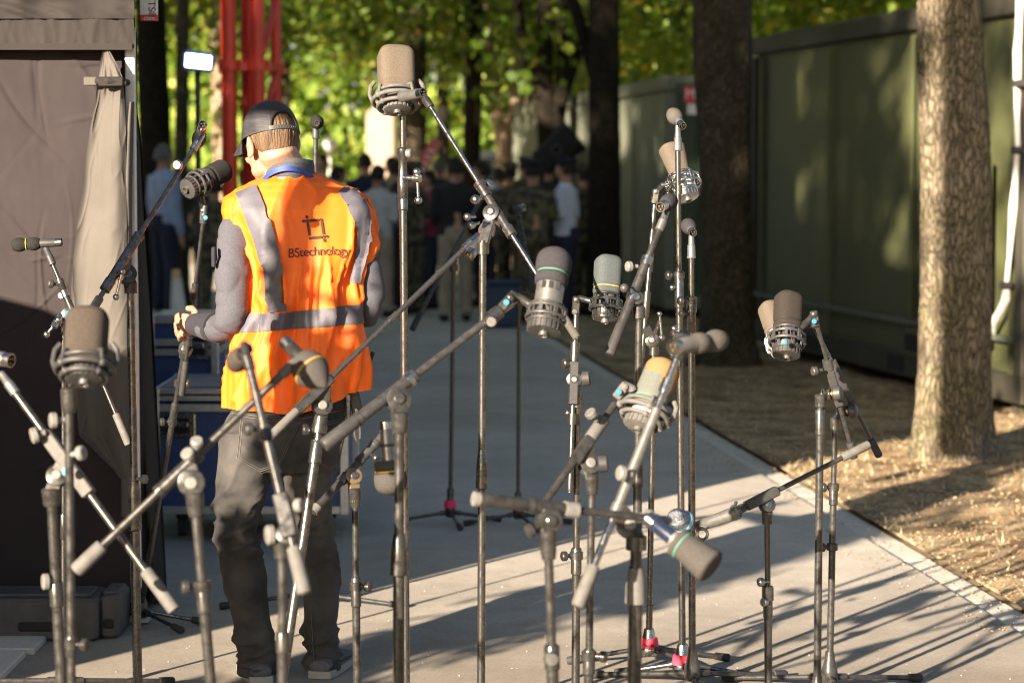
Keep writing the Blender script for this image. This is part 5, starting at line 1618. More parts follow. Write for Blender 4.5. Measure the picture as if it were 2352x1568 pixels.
            if boom.get('lever'):
                px_, py_, px2_, py2_ = boom['lever']; zz = pv.y - .03
                a, b = P(px_, py_, zz), P(px2_, py2_, zz)
                m = MB(); m.cyl(c0, a, .006); m.cyl(a - unit(b-a)*.012, b, .0042); m.ball(b, .0095); m.ball(a - unit(b-a)*.02, .0085); m.build('clamp_lever', MT['bright'], pt)
        if clip:
            m = MB(); q = -dn
            m.lathe(A - q*.012, q, [(0, .0085), (.002, .0115), (.030, .0115), (.032, .0098), (.058, .0085), (.062, .006)], 14); m.build('clip', MT[boom.get('cmat', 'plastic')], t)
    elif clip:
        m = MB(); m.lathe(T - ax*.002, ax, [(0, rU), (0, .013), (.003, .0145), (.008, .0125), (.040, .0118), (.042, .0098), (.075, .0078), (.085, .006)], 14); m.build('clip', MT['plastic' if clip is True else clip], t)
    for kk in knobs:
        # px, py, dx, dz, radius, kind, material
        p = P(kk[0], kk[1], kk[7] if len(kk) > 7 else z - .012); d = Vector((kk[2], -.4, kk[3])).normalized()
        m = MB(); r_ = kk[4]
        knob(m, p - d*(.016 + r_*.5), d, r_, .016, kk[5]); m.build('knob', MT[kk[6]], t)
    t['_'] = 1; del t['_']
    return t

def lever_part(t, pts, z, mat='bright'):
    m = MB(); (ax_, ay), (bx, by), (cx_, cy) = pts
    a, b, c = P(ax_, ay, z), P(bx, by, z - .02), P(cx_, cy, z - .02)
    m.cyl(a, b, .0075); m.ball(b + unit(b-c)*.018, .011); m.cyl(b + unit(b-c)*.012, c, .0042); m.ball(c, .011); m.lathe(b - unit(b-a)*.012, unit(b-a), [(0, .009), (.001, .0115), (.022, .0115), (.023, .009)], 14)
    m.build('clamp_lever', MT[mat], t)

# ---------------------------------------------------------------- microphones
MG = 'microphones on the crowded stands'
def xlr(m, p, d, r):
    """male connector at p, its open end facing d: shell (0), dark insert (1), pins (2)"""
    m.mat(0); m.lathe(p - d*.022, d, [(0, r*.98), (.018, r), (.022, r), (.022, r*.84), (.012, r*.82)], 20)
    m.mat(1); m.lathe(p - d*.012, d, [(0, r*.82), (.003, r*.82), (.0032, .0005)], 18)
    m.mat(2); u, v = perp(d)
    for k in range(3):
        a = 2*pi*k/3 + .5; q = p - d*.010 + (u*cos(a) + v*sin(a))*r*.42
        m.cyl(q, q + d*.009, r*.13, n=8)
    m.mat(0)

def foam_prof(kind, L, r):
    if kind == 'egg':
        return [(-.002, r*.55), (0, r*.66)] + [(L*(.05+.95*i/14), r*(sin(pi*(.26+.74*i/14)))**.8) for i in range(14)] + [(L*.995, r*.12)]
    if kind == 'double':
        o = []
        for a, b in ((0, .47), (.50, 1.0)):
            for i in range(11):
                q = i/10
                o.append((L*(a+(b-a)*q), r*max(.18 if (a > 0 and i == 10) else .72, (sin(pi*(.12+.76*q))**.45))*(1.0 if a > 0 else .95)))
        return o
    if kind == 'bulb':       # collar, groove, large rounded head
        o = [(0, r*.70), (L*.02, r*.90), (L*.16, r*.95), (L*.26, r*.92), (L*.29, r*.80), (L*.33, r*.84)]
        for i in range(14):
            q = i/13; o.append((L*(.36+.64*q), r*max((1 - max(0, (q-.35)/.65)**2.4), 0.0)**.5*(.97+.03*min(1, q*4)) + .0006))
        return o
    if kind == 'block':      # rounded block with collar
        o = [(0, r*.80), (L*.01, r*.90), (L*.10, r*.97), (L*.16, r*.95), (L*.19, r*.86), (L*.22, r*.92)]
        for q in (0, .1, .3, .5, .66): o.append((L*(.25+.75*q), r*(.97+.03*q)))
        for i in range(1, 8):
            a = i/7*pi/2; o.append((L*(.80+.20*sin(a)), r*(1.0*(.45+.55*cos(a)))*(1 if i < 7 else .5)))
        o.append((L*1.0, r*.05)); return o
    if kind == 'flare':      # widens towards a flat top
        o = [(0, r*.86), (L*.02, r*.97), (L*.10, r*.98), (L*.15, r*.88), (L*.18, r*.84)]
        for q in (.0, .25, .5, .75, 1.0): o.append((L*(.22+.68*q), r*(.86+.22*q)))
        o += [(L*.95, r*1.06), (L*.985, r*.95), (L*1.0, r*.6), (L*1.0, r*.05)]; return o

def dynamic(label, tail, tip, fr, f0=.42, foam_m='foam_grey', kind='egg', br=.0105, body='plastic', band=None, name='microphone', conn=True, ring=None, bandr=1.0, dent=None):
    A, B = P(*tail), P(*tip); d = unit(B - A); L = (B-A).length
    t = thing(name, label, 'microphone', A, MG)
    m = MB(); m.lathe(A + d*.018, d, [(0, br*.95), (.004, br), (L*f0*.5, br*1.02), (L*f0+.012, br*1.08)], 20)
    bd = m.build('body', MT[body], t)
    if conn:
        m = MB(); xlr(m, A, -d, br*.98); m.build('connector', [MT['bright'], MT['void'], MT['gold']], t)
    m = MB(); fl = L*(1-f0)
    pr = foam_prof(kind, fl, fr)
    m.lathe(A + d*L*f0, d, pr, 30)
    f = m.build('windscreen', MT[foam_m], t, sharp=None)
    if band:
        q = {'egg': .42, 'double': .485, 'bulb': .31, 'flare': .17}.get(kind, .2); rr = fr*{'egg': .97, 'double': .80, 'bulb': .86, 'flare': .88}[kind]*bandr
        m = MB(); m.torus(A + d*(L*f0 + fl*q), d, rr, fr*.045 + .0004, 30, 8); m.build('band', MT[band], f)
    if ring:
        m = MB(); m.lathe(A + d*(L*ring[0]), d, [(0, br), (0, br*1.1), (.008, br*1.1), (.008, br)], 20); m.build('coloured_ring', MT[ring[1]], bd)
    return t

def condenser(label, base, top, fr, foam_m, kind='block', f0=.45, sq=2.0, asp=1.0, body='silverbody', band=None, sm='plastic', R=.048, smt=.30, yoke=None,
              foam2=None, rings=2, knurl=True, ref=None, slots=False, cs=1.0, brf=.72, badge=None, cagesty='bars'):
    A, B = P(*base), P(*top); d = unit(B - A); L = (B - A).length
    t = thing('microphone', label, 'microphone', A, MG)
    br = fr*brf
    m = MB(); m.lathe(A + d*L*.06, d, [(0, br*.75), (.002, br*.9), (L*.12, br), (L*f0-L*.06+.012, br*1.02)], 26, ref=ref)
    if slots:
        u = unit(Vector((0, 0, CAMH)) - A); u = unit(u - d*u.dot(d)); v = d.cross(u)
        m.mat(1)
        for q in (-.5, 0, .5): m.box(A + d*L*(f0-.045) + u*br*(.99 if q == 0 else .90) + v*br*q, (br*.26, .006, L*.075), (v, -u, d))
    bd = m.build('body', [MT[body], MT['void']], t)
    m = MB(); xlr(m, A, -d, .0105); m.build('connector', [MT['silverbody'], MT['void'], MT['gold']], t)
    fl = L*(1-f0); pr = foam_prof(kind, fl, fr); m = MB()
    m.lathe(A + d*L*f0, d, pr, 40, power=sq, asp=asp, ref=ref)
    mats = [MT[foam_m]]
    if foam2:
        mats.append(MT[foam2[0]])
        for i, f_ in enumerate(m.f):
            c = sum((m.v[j] for j in f_), Vector())/len(f_) - A
            if c.dot(d)/L + foam2[2]*c.dot(Vector((1, 0, 0)))/fr*.1 > foam2[1]: m.m[i] = 1
    f = m.build('windscreen', mats, t, sharp=None)
    if band:
        q = {'bulb': .31, 'block': .19, 'flare': .17}[kind]; rr = {'bulb': .86, 'block': .90, 'flare': .88}[kind]*fr
        m = MB(); 
        pts = m.lathe(A + d*(L*f0 + fl*q - .0022), d, [(0, rr*.96), (.0004, rr*1.02), (.0026, rr*1.02), (.003, rr*.96)], 40, power=sq, asp=asp, ref=ref)
        m.build('band', MT[band], f)
    # elastic suspension: rings, bars, cords, knurled foot
    m = MB(); c = A + d*L*smt
    u, v = perp(d)
    if cagesty == 'bars':
        for k, (o, rr) in enumerate(((-.010, R), (.012, R*.98))[:rings]): m.torus(c + d*o, d, rr, .0045, 36, 8)
        m.torus(c - d*.030*cs, d, br*1.25, .0035, 30, 8); m.torus(c + d*.030*cs, d, br*1.22, .0035, 30, 8)
        for k in range(8):
            a = 2*pi*k/8; e = u*cos(a) + v*sin(a)
            m.beam(c + e*R - d*.016, c + e*R + d*.018, .010, .006, e, .001)
        for k in range(12):
            a = 2*pi*k/12 + .2; e = u*cos(a) + v*sin(a); e2 = u*cos(a+.3) + v*sin(a+.3)
            m.cyl(c + e*R + d*(.014 if k % 2 else -.014), c + e2*br*1.22 + d*(-.03 if k % 2 else .03)*cs, .0018, n=6)
        for k in range(6):
            a = 2*pi*k/6; e = u*cos(a) + v*sin(a); m.beam(c + e*br*1.25 - d*.034*cs, c + e*br*1.25 + d*.032*cs, .006, .004, e)
    else:                                      # open cradle of thick hoops with side arms
        m.torus(c, d, R, .006, 40, 10); m.torus(c - d*.016, d, R*.80, .0055, 36, 10); m.torus(c + d*.02, d, R*.86, .0045, 36, 8)
        for k in range(4):
            a = 2*pi*k/4 + .78; e = u*cos(a) + v*sin(a)
            m.tube([c + e*R, c + e*R*.92 + d*.03, c + e*br*1.05 + d*.035], .0045, 8); m.ball(c + e*R, .0095, 10); m.ball(c + e*R*.8 - d*.016, .008, 10)
        w_ = unit(Vector((1, 0, 0)) - d*d.x)
        for s in (-1, 1): m.tube([c + w_*s*R*1.0, c + w_*s*R*1.12 + d*.02, c + w_*s*R*1.08 + d*.045, c + w_*s*R*.9 + d*.06], .006, 8)
    m.build('shock_mount', MT[sm], t)
    if knurl:
        m = MB(); kl = L*.16; k0 = A + d*.010
        m.lathe(k0, d, [(0, br*.8), (.002, br*1.16), (kl, br*1.2), (kl+.002, br*.9)], 28)
        for k in range(20):
            a = 2*pi*k/20; e = u*cos(a) + v*sin(a); m.beam(k0 + e*br*1.17 + d*.002, k0 + e*br*1.21 + d*(kl-.001), .005, .004, e)
        m.build('locking_nut', MT[sm], t)
    if badge:
        m = MB(); q = P(*badge[:3]); n_ = unit(Vector((0, 0, CAMH)) - q); m.lathe(q, n_, [(-.004, .007), (.0, .0075), (.0006, .006), (.0007, .0005)], 18); m.build('badge', MT[badge[3]], t)
    if yoke:      # list of pixels from the stand to the suspension
        m = MB(); pts = [P(*q) for q in yoke['pts']]
        m.tube(pts + [c + unit(pts[-1]-c)*R], yoke.get('r', .0075), 10)
        a, b = P(*yoke['block'][0]), P(*yoke['block'][1]); m.beam(a, b, .022, .022, (0, -1, 0), .003)
        for q in (a + (b-a)*.8,): m.lathe(q + Vector((0, -.010, 0)), (0, -1, 0), [(0, .0075), (.006, .0075), (.0075, .005)], 14)
        m.build('yoke', MT[yoke.get('mat', sm)], t)
        if yoke.get('dot'):
            m = MB(); q = P(*yoke['dot']); m.lathe(q, (0, -1, 0), [(0, .0075), (.002, .007), (.0022, .0005)], 16); m.build('badge', MT[yoke.get('dotmat', 'blue_dot')], t)
    return t
# ---------------------------------------------------------------- the stands and microphones of the photograph
# far left: small black condenser on a short chrome boom in front of the tent
stand('chrome stand before the tent, short boom tilted down right, T lever at its head', 7.2, (146, 722), (146, 1568), 'chrome', .0068, .0085, clutch=1180, clen=60,
      boom=dict(a=(118, 600, 7.2), b=(296, 1022, 7.12), r=.0062, mat='chrome', sleeve=(.10, .30, .0105), smat='dark', grip=(.83, 1, .0115), gmat='rubber', pv=.29, ps=.021, pc=.5, cmat='plastic', boltmat='blue_dot', collars=((.16, .0125, .02, 'bright'),)),
      knobs=((118, 652, -1, .1, .012, 'disc', 'plastic'), (143, 678, -.1, 0, .012, 'disc', 'bright')))
lever_part(bpy.context.scene.objects['mic_stand'], [(136, 722), (126, 745), (107, 768)], 7.17)
dynamic('small black condenser lying level before the brown tent, yellow band round its foam', (142, 556, 7.2), (28, 563, 7.2), .0215, .44, 'foam_black', 'double', .0125, 'plastic', 'yellow_band')

# near blurred stand with tan cradle microphone
stand('dark near stand carrying the brown foam microphone at the left, wing clamp below it', 5.1, (158, 890), (164, 1568), 'dark', .0095, .0095, clutch=1460, clen=50, csty='sleeve', cknob=((1478, 1),),
      neck=58, clip=False, knobs=((122, 965, -1, 0, .017, 'disc', 'knob'), (186, 1040, 1, .2, .016, 'disc', 'knob')))
condenser('brown foam microphone in a round cradle at the far left, nearest of the cradled ones', (192, 884, 5.02), (203, 712, 5.1), .0455, 'foam_brown', 'block', .24, 2.6, 1.0, R=.060, smt=.20, cagesty='hoops', sm='plastic', body='plastic', brf=.7, knurl=True)

# boom running down right from the frame's left edge
stand('dark near stand whose boom slopes steeply down right from the left edge of the frame', 5.3, (117, 1120), (141, 1568), 'dark', .0115, .0125, clutch=1335, clen=60, neck=42,
      boom=dict(a=(30, 895, 5.35), b=(402, 1402, 5.2), r=.0085, mat='dark', sleeve=(.20, .48, .0155, 1), smat='rubber', grip=(.82, 1, .0145), pv=.33, ps=.024, pc=.45, side=(.3, -1, 0), boltmat='knob', cmat='silverbody'),
      knobs=((78, 1000, -1, -.25, .018, 'disc', 'knob'), (104, 1335, -1, 0, .018, 'disc', 'knob')))
m = MB(); p_ = P(153, 1082, 5.24); m.lathe(p_, (0, -1, .2), [(0, .011), (.002, .0105), (.0022, .0005)], 18)
m.build('badge', MT['blue_dot'], [o for o in SC.objects if o.name.startswith('mic_stand')][-1])
dynamic('silver pencil microphone cut off by the left edge of the frame', (26, 828, 5.4), (-95, 806, 5.46), .024, .55, 'foam_slate', 'egg', .0165, 'silverbody')

# tall chrome stand with long boom up right
stand('tall chrome stand before the tent corner, its long boom raised to the upper right', 6.8, (300, 645), (316, 1568), 'chrome', .0105, .0135, clutch=1100, clen=120, csty='taper',
      boom=dict(a=(447, 338, 6.9), b=(205, 722, 6.65), r=.0072, mat='chrome', thick=(.55, .82, .0135), tmat='chrome', grip=(.90, 1, .0125), pv=.71, ps=.027, pc=.40, pmat='dark', boltmat='chrome', cmat='bright', collars=((.53, .0155, .02), (.80, .0155, .035)), lever=(277, 640, 267, 682)),
      knobs=((408, 379, -.1, 0, .0145, 'disc', 'bright', 6.84), (330, 1100, 1, 0, .013, 'disc', 'knob')))
dynamic('grey pencil microphone at the upper end of the chrome boom beside the red mast', (466, 286, 6.86), (452, 338, 7.02), .021, .40, 'foam_pale', 'egg', .0130, 'plastic')

# stand in the technician's hand
t5 = stand('black stand held by the technician, slim boom raised and green tape at its foot', 7.92, (424, 800), (334, 1335), 'black', .0078, .0098, clutch=925, clen=55, zb=8.30, cknob=((880, 1), (968, -1)),
      boom=dict(a=(467, 505, 7.72), b=(417, 908, 7.90), r=.0062, mat='black', grip=(.80, 1, .0105), gmat='brubber', pv=.735, ps=.024, pc=.5, boltmat='gold', cmat='plastic', collars=((.36, .0105, .05), (.66, .0125, .03))),
      legs=(3.14, .02, -.75), leglen=.21, hub='black', legmat='chrome', tape=('green_tape', .10, .015, .024, .013), group=None)
condenser('black studio microphone tilted towards the red mast above the technician\'s hand', (424, 437, 7.62), (520, 388, 7.76), .0375, 'foam_black', 'block', .50, 2.2, 1.0, 'plastic', R=.040, smt=.33, sm='plastic',
      yoke=dict(pts=[(467, 478, 7.72)], block=((466, 508, 7.72), (468, 478, 7.72)), mat='chrome', dot=(472, 500, 7.705), r=.011), ref=(0, 0, 1))

# lower left boom with the grey foam microphone
stand('dark near stand at lower left, boom rising right to the yellow banded grey foam', 5.0, (446, 1130), (484, 1568), 'dark', .0105, .0115, clutch=1340, clen=70, cknob=((1345, -1),), neck=55,
      boom=dict(a=(655, 853, 5.05), b=(172, 1312, 4.98), r=.0085, mat='dark', sleeve=(.41, .61, .0135), smat='dark', grip=(.87, 1, .0155), pv=.47, ps=.028, pc=.35, boltmat='knob', cmat='rubber'),
      knobs=((432, 1043, -.2, .4, .0145, 'disc', 'knob'), (452, 1016, .1, .5, .0135, 'disc', 'knob')))
dynamic('grey foam microphone with an ochre band hanging before the orange vest', (654, 783, 5.1), (749, 888, 5.02), .0385, .40, 'foam_grey', 'egg', .0145, 'dark', 'ochre_band', bandr=1.03)

# steep near boom in the middle
stand('nearest blurred stand, its boom falling steeply in front of the jeans', 4.75, (648, 1240), (650, 1568), 'dark', .0095, .011, clutch=1450, clen=50, neck=40,
      boom=dict(a=(572, 838, 4.85), b=(700, 1364, 4.68), r=.0095, mat='dark', sleeve=(.57, .76, .0165, 1), smat='dark', grip=(.80, 1, .0145), pv=.73, ps=.020, pc=.6, cmat='dark', boltmat='gold', collars=((.27, .0135, .03),)),
      knobs=((618, 1228, -1, 0, .020, 'disc', 'knob'), (572, 985, -1, .1, .014, 'disc', 'dark'), (685, 1160, 1, .1, .014, 'disc', 'knob')))
dynamic('dark egg shaped foam microphone seen from behind at the vest\'s left side', (567, 801, 4.86), (532, 846, 4.99), .0240, .30, 'foam_brown', 'egg', .0135, 'dark')

# stand in front of the technician's right hip
stand('leaning steel stand before the technician, boom rising right, pale grip', 6.2, (738, 952), (648, 1568), 'chrome', .0100, .0125, clutch=1010, clen=55, cknob=((985, -1),), zb=6.1,
      boom=dict(a=(1072, 566, 6.38), b=(620, 1003, 6.12), r=.0072, mat='chrome', sleeve=(.695, .865, .0145, 1), smat='dark', grip=(.865, 1, .0115), gmat='rubber', pv=.735, ps=.026, pc=.30, pmat='dark', boltmat='knob', cmat='bright', collars=((.36, .0092, .03),)))
dynamic('grey brown bulbous foam microphone where two booms cross, red tape on its body', (1078, 588, 6.36), (1150, 488, 6.5), .0260, .52, 'foam_grey', 'bulb', .0150, 'plastic', None, ring=(.42, 'red_tape'))

# big central black boom
stand('bronze near stand left of centre, thick black boom rising right to the green banded microphone', 5.6, (918, 945), (915, 1568), 'dark', .0115, .0135, clutch=1225, clen=100, csty='taper', neck=50,
      boom=dict(a=(1160, 705, 5.75), b=(742, 1024, 5.55), r=.0095, mat='black', sleeve=(.50, .82, .0150), smat='black', grip=(.82, 1, .0165), gmat='plastic', pv=.60, ps=.030, pc=.55, pmat='dark', boltmat='dark', cmat='bright', collars=((.03, .0165, .03, 'chrome'), (.52, .0185, .012, 'bright'))),
      knobs=((1128, 738, 0, 0, .014, 'disc', 'bright', 5.72),))
condenser('large grey foam microphone with a mint green band, silver slotted body below', (1247, 772, 5.72), (1278, 570, 5.82), .0425, 'foam_slate', 'bulb', .57, 2.2, 1.0, 'silverbody', 'green_band', sm='plastic', R=.046, smt=.24, slots=True, brf=.78, cs=.7,
      yoke=dict(pts=[(1172, 676, 5.75), (1200, 688, 5.76)], block=((1150, 708, 5.74), (1178, 678, 5.74)), dot=(1163, 694, 5.715), r=.011, mat='dark'))

# chrome stand with long boom from the upper left
stand('plain chrome stand at centre with a very long boom from upper left to lower right', 6.3, (1109, 552), (1105, 1568), 'chrome', .0095, .0105, clutch=1030, clen=95, csty='taper', clip=True,
      boom=dict(a=(985, 240, 6.5), b=(1327, 778, 6.15), r=.0062, mat='bright', thick=(.40, .545, .0105), tmat='black', sleeve=(.345, .405, .0135), smat='chrome', grip=(.90, 1, .0105), gmat='foam_pale', pv=.45, ps=.022, pc=.8, boltmat='bright', cmat='dark', collars=((.535, .0145, .03, 'black'),)),
      knobs=((1122, 424, .5, .5, .013, 'disc', 'bright', 6.4), (1094, 458, -.8, -.2, .013, 'ball', 'bright', 6.4), (1075, 498, -1, 0, .010, 'ball', 'bright', 6.25), (1086, 517, -.6, -.2, .009, 'disc', 'bright', 6.2)))
dynamic('slim silver microphone half hidden beside the tall tan cradled one', (972, 213, 6.5), (915, 224, 6.58), .0135, .6, 'foam_slate', 'egg', .0135, 'silverbody')

# straight tall stand with the tan microphone on top
t11 = stand('tallest bare chrome stand, T lever half way, tan foam microphone on top', 6.7, (925, 258), (933, 1568), 'chrome', .0086, .0105, clutch=455, clen=28, clip=False,
      knobs=((938, 352, 1, 0, .012, 'disc', 'knob'),))
m = MB(); m.lathe(P(925, 405, 6.7), (0, 0, 1), [(-.065, .011), (-.06, .0145), (-.005, .0145), (0, .012), (.055, .012), (.06, .0155), (.075, .0155), (.08, .010)], 18); m.build('clamp_body', MT['chrome'], t11)
lever_part(t11, [(928, 408), (958, 410), (961, 460)], 6.68)
condenser('tan foam microphone in a hoop cradle on the tallest stand, highest of all', (913, 262, 6.62), (908, 112, 6.70), .0500, 'foam_tan', 'block', .26, 4.2, .92, 'plastic', sm='rubber', R=.066, smt=.20, cagesty='hoops', brf=.62, knurl=True, ref=(1, .25, 0))

# boom with the upside down microphone
stand('brown stand right of the jeans with a short black boom climbing to a hanging microphone', 6.3, (815, 1120), (820, 1568), 'dark', .0088, .0105, clutch=1325, clen=70, cknob=((1345, 1),), neck=45,
      boom=dict(a=(872, 1008, 6.38), b=(718, 1176, 6.25), r=.0105, mat='black', sleeve=(.05, .32, .0125), smat='plastic', pv=.42, ps=.022, pc=.6, pmat='tan_metal', boltmat='bright', cmat='plastic', collars=((.50, .0145, .025, 'chrome'), (.92, .0135, .02, 'rubber'))),
      knobs=((862, 1050, .4, -.2, .011, 'disc', 'chrome', 6.3),))
dynamic('grey foam microphone hanging upside down, thin yellow band, behind the bronze stand', (886, 968, 6.02), (900, 1137, 6.0), .0410, .53, 'foam_grey', 'bulb', .0165, 'silverbody', 'yellow_band', ring=(.3, 'plastic'))

# black stands further back
stand('far black stand with pink tape at its foot, grip of its boom low at left', 10.75, (1042, 605), (1034, 1195), 'black', .0095, .0125, clutch=1120, clen=20, legs=(3.05, .25, -1.35), leglen=.22, tape=('pink_tape', .075, .028, .03, .024),
      boom=dict(a=(1098, 468, 10.9), b=(946, 758, 10.6), r=.0085, mat='dark', grip=(.86, 1, .014), gmat='brubber', pv=.46, ps=.024, boltmat='dark'), group='black stands further back')
stand('far black stand with pink tape at its foot, second one to the right', 10.7, (1192, 690), (1190, 1205), 'black', .0085, .0125, clutch=1130, clen=20, legs=(3.25, .1, -1.2), leglen=.23, tape=('pink_tape', .075, .028, .03, .024),
      boom=dict(a=(1190, 492, 10.9), b=(1222, 668, 10.6), r=.012, mat='dark', grip=(.8, 1, .016), gmat='brubber', pv=.85, ps=.024, boltmat='dark', collars=((.55, .017, .04, 'dark'),)), group='black stands further back')
dynamic('small black microphone on the far right pink taped stand', (1203, 476, 10.9), (1165, 486, 10.95), .020, .5, 'foam_black', 'egg', .016, 'plastic')
stand('plain black stand close behind the technician, only its top and foot showing', 8.7, (725, 318), (716, 1385), 'black', .0085, .011, clutch=900, clen=60, legs=(-.12, 3.3, 1.5), leglen=.32, group='black stands further back')
dynamic('round black foam microphone seen end on beside the cap', (728, 283, 8.62), (728, 279, 8.76), .0255, .30, 'foam_black', 'egg', .0095, 'plastic')

# right of centre: blue grey microphone with its boom folded down
stand('silver stand right of centre with its boom folded straight down, blue grey microphone', 6.6, (1326, 905), (1322, 1568), 'chrome', .0092, .0115, clutch=1258, clen=62, cknob=((1275, -1),), hub='chrome',
      boom=dict(a=(1324, 700, 6.62), b=(1309, 1130, 6.56), r=.0072, mat='chrome', sleeve=(.30, .535, .0140, 1), smat='chrome', grip=(.80, 1, .0088), gmat='chrome', pv=.39, ps=.021, pc=.9, boltmat='bright', wing=(1, -.15, .1), clip=False, collars=((.20, .0125, .06), (.58, .0115, .03))), clip=False,
      knobs=((1300, 834, -1, 0, .014, 'disc', 'chrome', 6.6), (1306, 948, -1, 0, .012, 'disc', 'chrome', 6.6)))
condenser('blue grey foam microphone in a silver suspension, thin yellow band, right of centre', (1389, 742, 6.58), (1398, 588, 6.64), .0365, 'foam_blue', 'block', .42, 3.4, .95, 'foam_blue', 'yellow_band', sm='chrome', R=.043, smt=.26, ref=(1, .35, 0), brf=.74,
      yoke=dict(pts=[(1330, 684, 6.62), (1352, 690, 6.6)], block=((1322, 722, 6.62), (1325, 680, 6.62)), mat='chrome', dot=(1320, 716, 6.605), dotmat='bright', r=.008))
# tallest of the right group
t17 = stand('thin tall silver stand right of centre topped by a small grey foam', 7.45, (1557, 345), (1568, 1568), 'chrome', .0085, .0108, clutch=622, clen=85, cknob=((632, -1),), hub='chrome', legs=(.05, 2.9, 4.9), leglen=.2, tape=('red_tape', .05, .0335, .03, .027), clip='silverbody',
      knobs=((1545, 660, -1, 0, .009, 'ball', 'bright'),))
m = MB(); m.lathe(P(1559, 425, 7.45), (0, 0, -1), [(0, .0085), (0, .0115), (.028, .0115), (.028, .0085)], 16); m.build('collar', MT['chrome'], t17)
lever_part(t17, [(1566, 768), (1548, 768), (1545, 815)], 7.41)
dynamic('small grey foam microphone on top of the thin tall silver stand', (1568, 290, 7.41), (1537, 252, 7.50), .0245, .36, 'foam_pale', 'egg', .0125, 'silverbody')
stand('shorter silver stand just right of the thin tall one, dark blue foam on top', 7.3, (1588, 592), (1590, 1568), 'chrome', .0085, .0110, clutch=682, clen=80, csty='step', cknob=((690, -1),), clip='silverbody', knobs=((1568, 720, -.8, 0, .010, 'disc', 'chrome'),))
dynamic('small dark blue grey foam microphone right of the thin tall stand', (1592, 535, 7.25), (1574, 508, 7.36), .0235, .30, 'foam_slate', 'egg', .0125, 'silverbody')
t19 = stand('silver stand with red tape at its chrome foot, boom folded up behind the black one', 7.7, (1502, 790), (1489, 1568), 'chrome', .0095, .0105, clutch=1390, clen=1, hub='chrome', legs=(3.2, .12, -.75), leglen=.25, tape=('red_tape', .052, .0325, .032, .026), clip=False,
      boom=dict(a=(1505, 452, 7.72), b=(1469, 880, 7.68), r=.0078, mat='chrome', pv=.70, ps=.024, pc=.25, boltmat='bright', collars=((.30, .0115, .06), (.51, .0125, .08), (.78, .0105, .05)), lever=(1516, 735, 1520, 775)))
text_obj('handwriting', 'Studio', MT['ink'], Vector(t19.location) + Vector((0, -.0318, .064)), (1, 0, 0), (0, .16, 1), .014, t19)
condenser('tan flared foam microphone in a bright silver suspension behind the thin tall stand', (1582, 462, 7.66), (1541, 336, 7.75), .0385, 'foam_tan', 'flare', .45, 2.6, .9, 'white', None, sm='bright', R=.055, smt=.32, ref=(1, .4, 0), brf=.80,
      yoke=dict(pts=[(1508, 436, 7.7), (1522, 424, 7.68)], block=((1502, 468, 7.7), (1508, 434, 7.7)), mat='bright', dot=(1502, 462, 7.685), dotmat='bright', r=.008))
t20 = stand('black stand with a slanting black boom, dark foam microphone at its upper end', 6.35, (1468, 700), (1461, 1568), 'black', .0098, .0118, clutch=1045, clen=75, hub='black',
      boom=dict(a=(1517, 520, 6.40), b=(1399, 815, 6.28), r=.0085, mat='dark', thick=(.26, .78, .0125), tmat='black', grip=(.76, 1, .0140), gmat='brubber', pv=.52, ps=.018, pc=.5, pmat='black', boltmat='bright', cmat='silverbody', collars=((.24, .0155, .022, 'bright'), (.52, .0155, .02, 'bright'))),
      knobs=((1446, 612, -1, 0, .014, 'disc', 'knob', 6.36), (1436, 662, -.9, .3, .012, 'ball', 'plastic', 6.3)))
dynamic('dark slate foam microphone on the slanting black boom', (1517, 476, 6.36), (1551, 456, 6.47), .0230, .30, 'foam_slate', 'egg', .0135, 'bright')

# blurred horizontal boom in front
stand('blurred near stand with an almost level boom, its pale round end at left', 4.9, (1258, 1215), (1270, 1568), 'dark', .0095, .0125, clutch=1480, clen=60, neck=70,
      boom=dict(a=(1492, 1190, 5.0), b=(1090, 1145, 4.85), r=.0085, mat='dark', sleeve=(.42, .70, .0130), smat='dark', grip=(.70, 1, .0135), gmat='dark', pv=.575, ps=.026, pc=.4, boltmat='chrome', cmat='dark', collars=((.42, .0165, .03, 'knob'), (.975, .0150, .012, 'knob'))),
      knobs=((1218, 1218, -1, -.5, .015, 'disc', 'dark'), (1266, 1512, 0, 0, .016, 'disc', 'bright')))
dynamic('near grey brown foam microphone pointing down right, mint band, blue black body', (1488, 1190, 5.0), (1636, 1304, 4.92), .0345, .46, 'foam_grey', 'flare', .0165, 'ink_blue', 'green_band', ring=(.40, 'knob'))

# sun bleached microphone
stand('dark stand with pale clamps, short boom up right to the sun bleached microphone', 5.7, (1360, 1090), (1352, 1568), 'dark', .0090, .0115, clutch=1490, clen=60, cknob=((1505, 1),), neck=45,
      boom=dict(a=(1412, 928, 5.78), b=(1254, 1150, 5.62), r=.0090, mat='dark', thick=(.0, .22, .0085), tmat='chrome', sleeve=(.36, .60, .0150, 1), smat='dark', pv=.44, ps=.026, pc=.35, boltmat='knob', wing=(1, -.1, .1), clip=False, collars=((.16, .0160, .06, 'rubber'), (.30, .0155, .02, 'knob'))), clip=False,
      knobs=((1358, 950, -.5, .7, .015, 'disc', 'rubber', 5.7),))
condenser('sun bleached grey and orange foam microphone in a pale cradle', (1462, 990, 5.75), (1530, 832, 5.84), .0420, 'foam_faded', 'block', .30, 2.3, 1.0, 'white', 'green_band', sm='rubber', R=.062, smt=.24, cagesty='hoops', foam2=('foam_orange', .86, 1.2), brf=.75,
      yoke=dict(pts=[(1432, 884, 5.78), (1452, 892, 5.78)], block=((1414, 914, 5.78), (1440, 880, 5.78)), mat='rubber', dot=(1421, 900, 5.76), dotmat='blue_dot', r=.011))
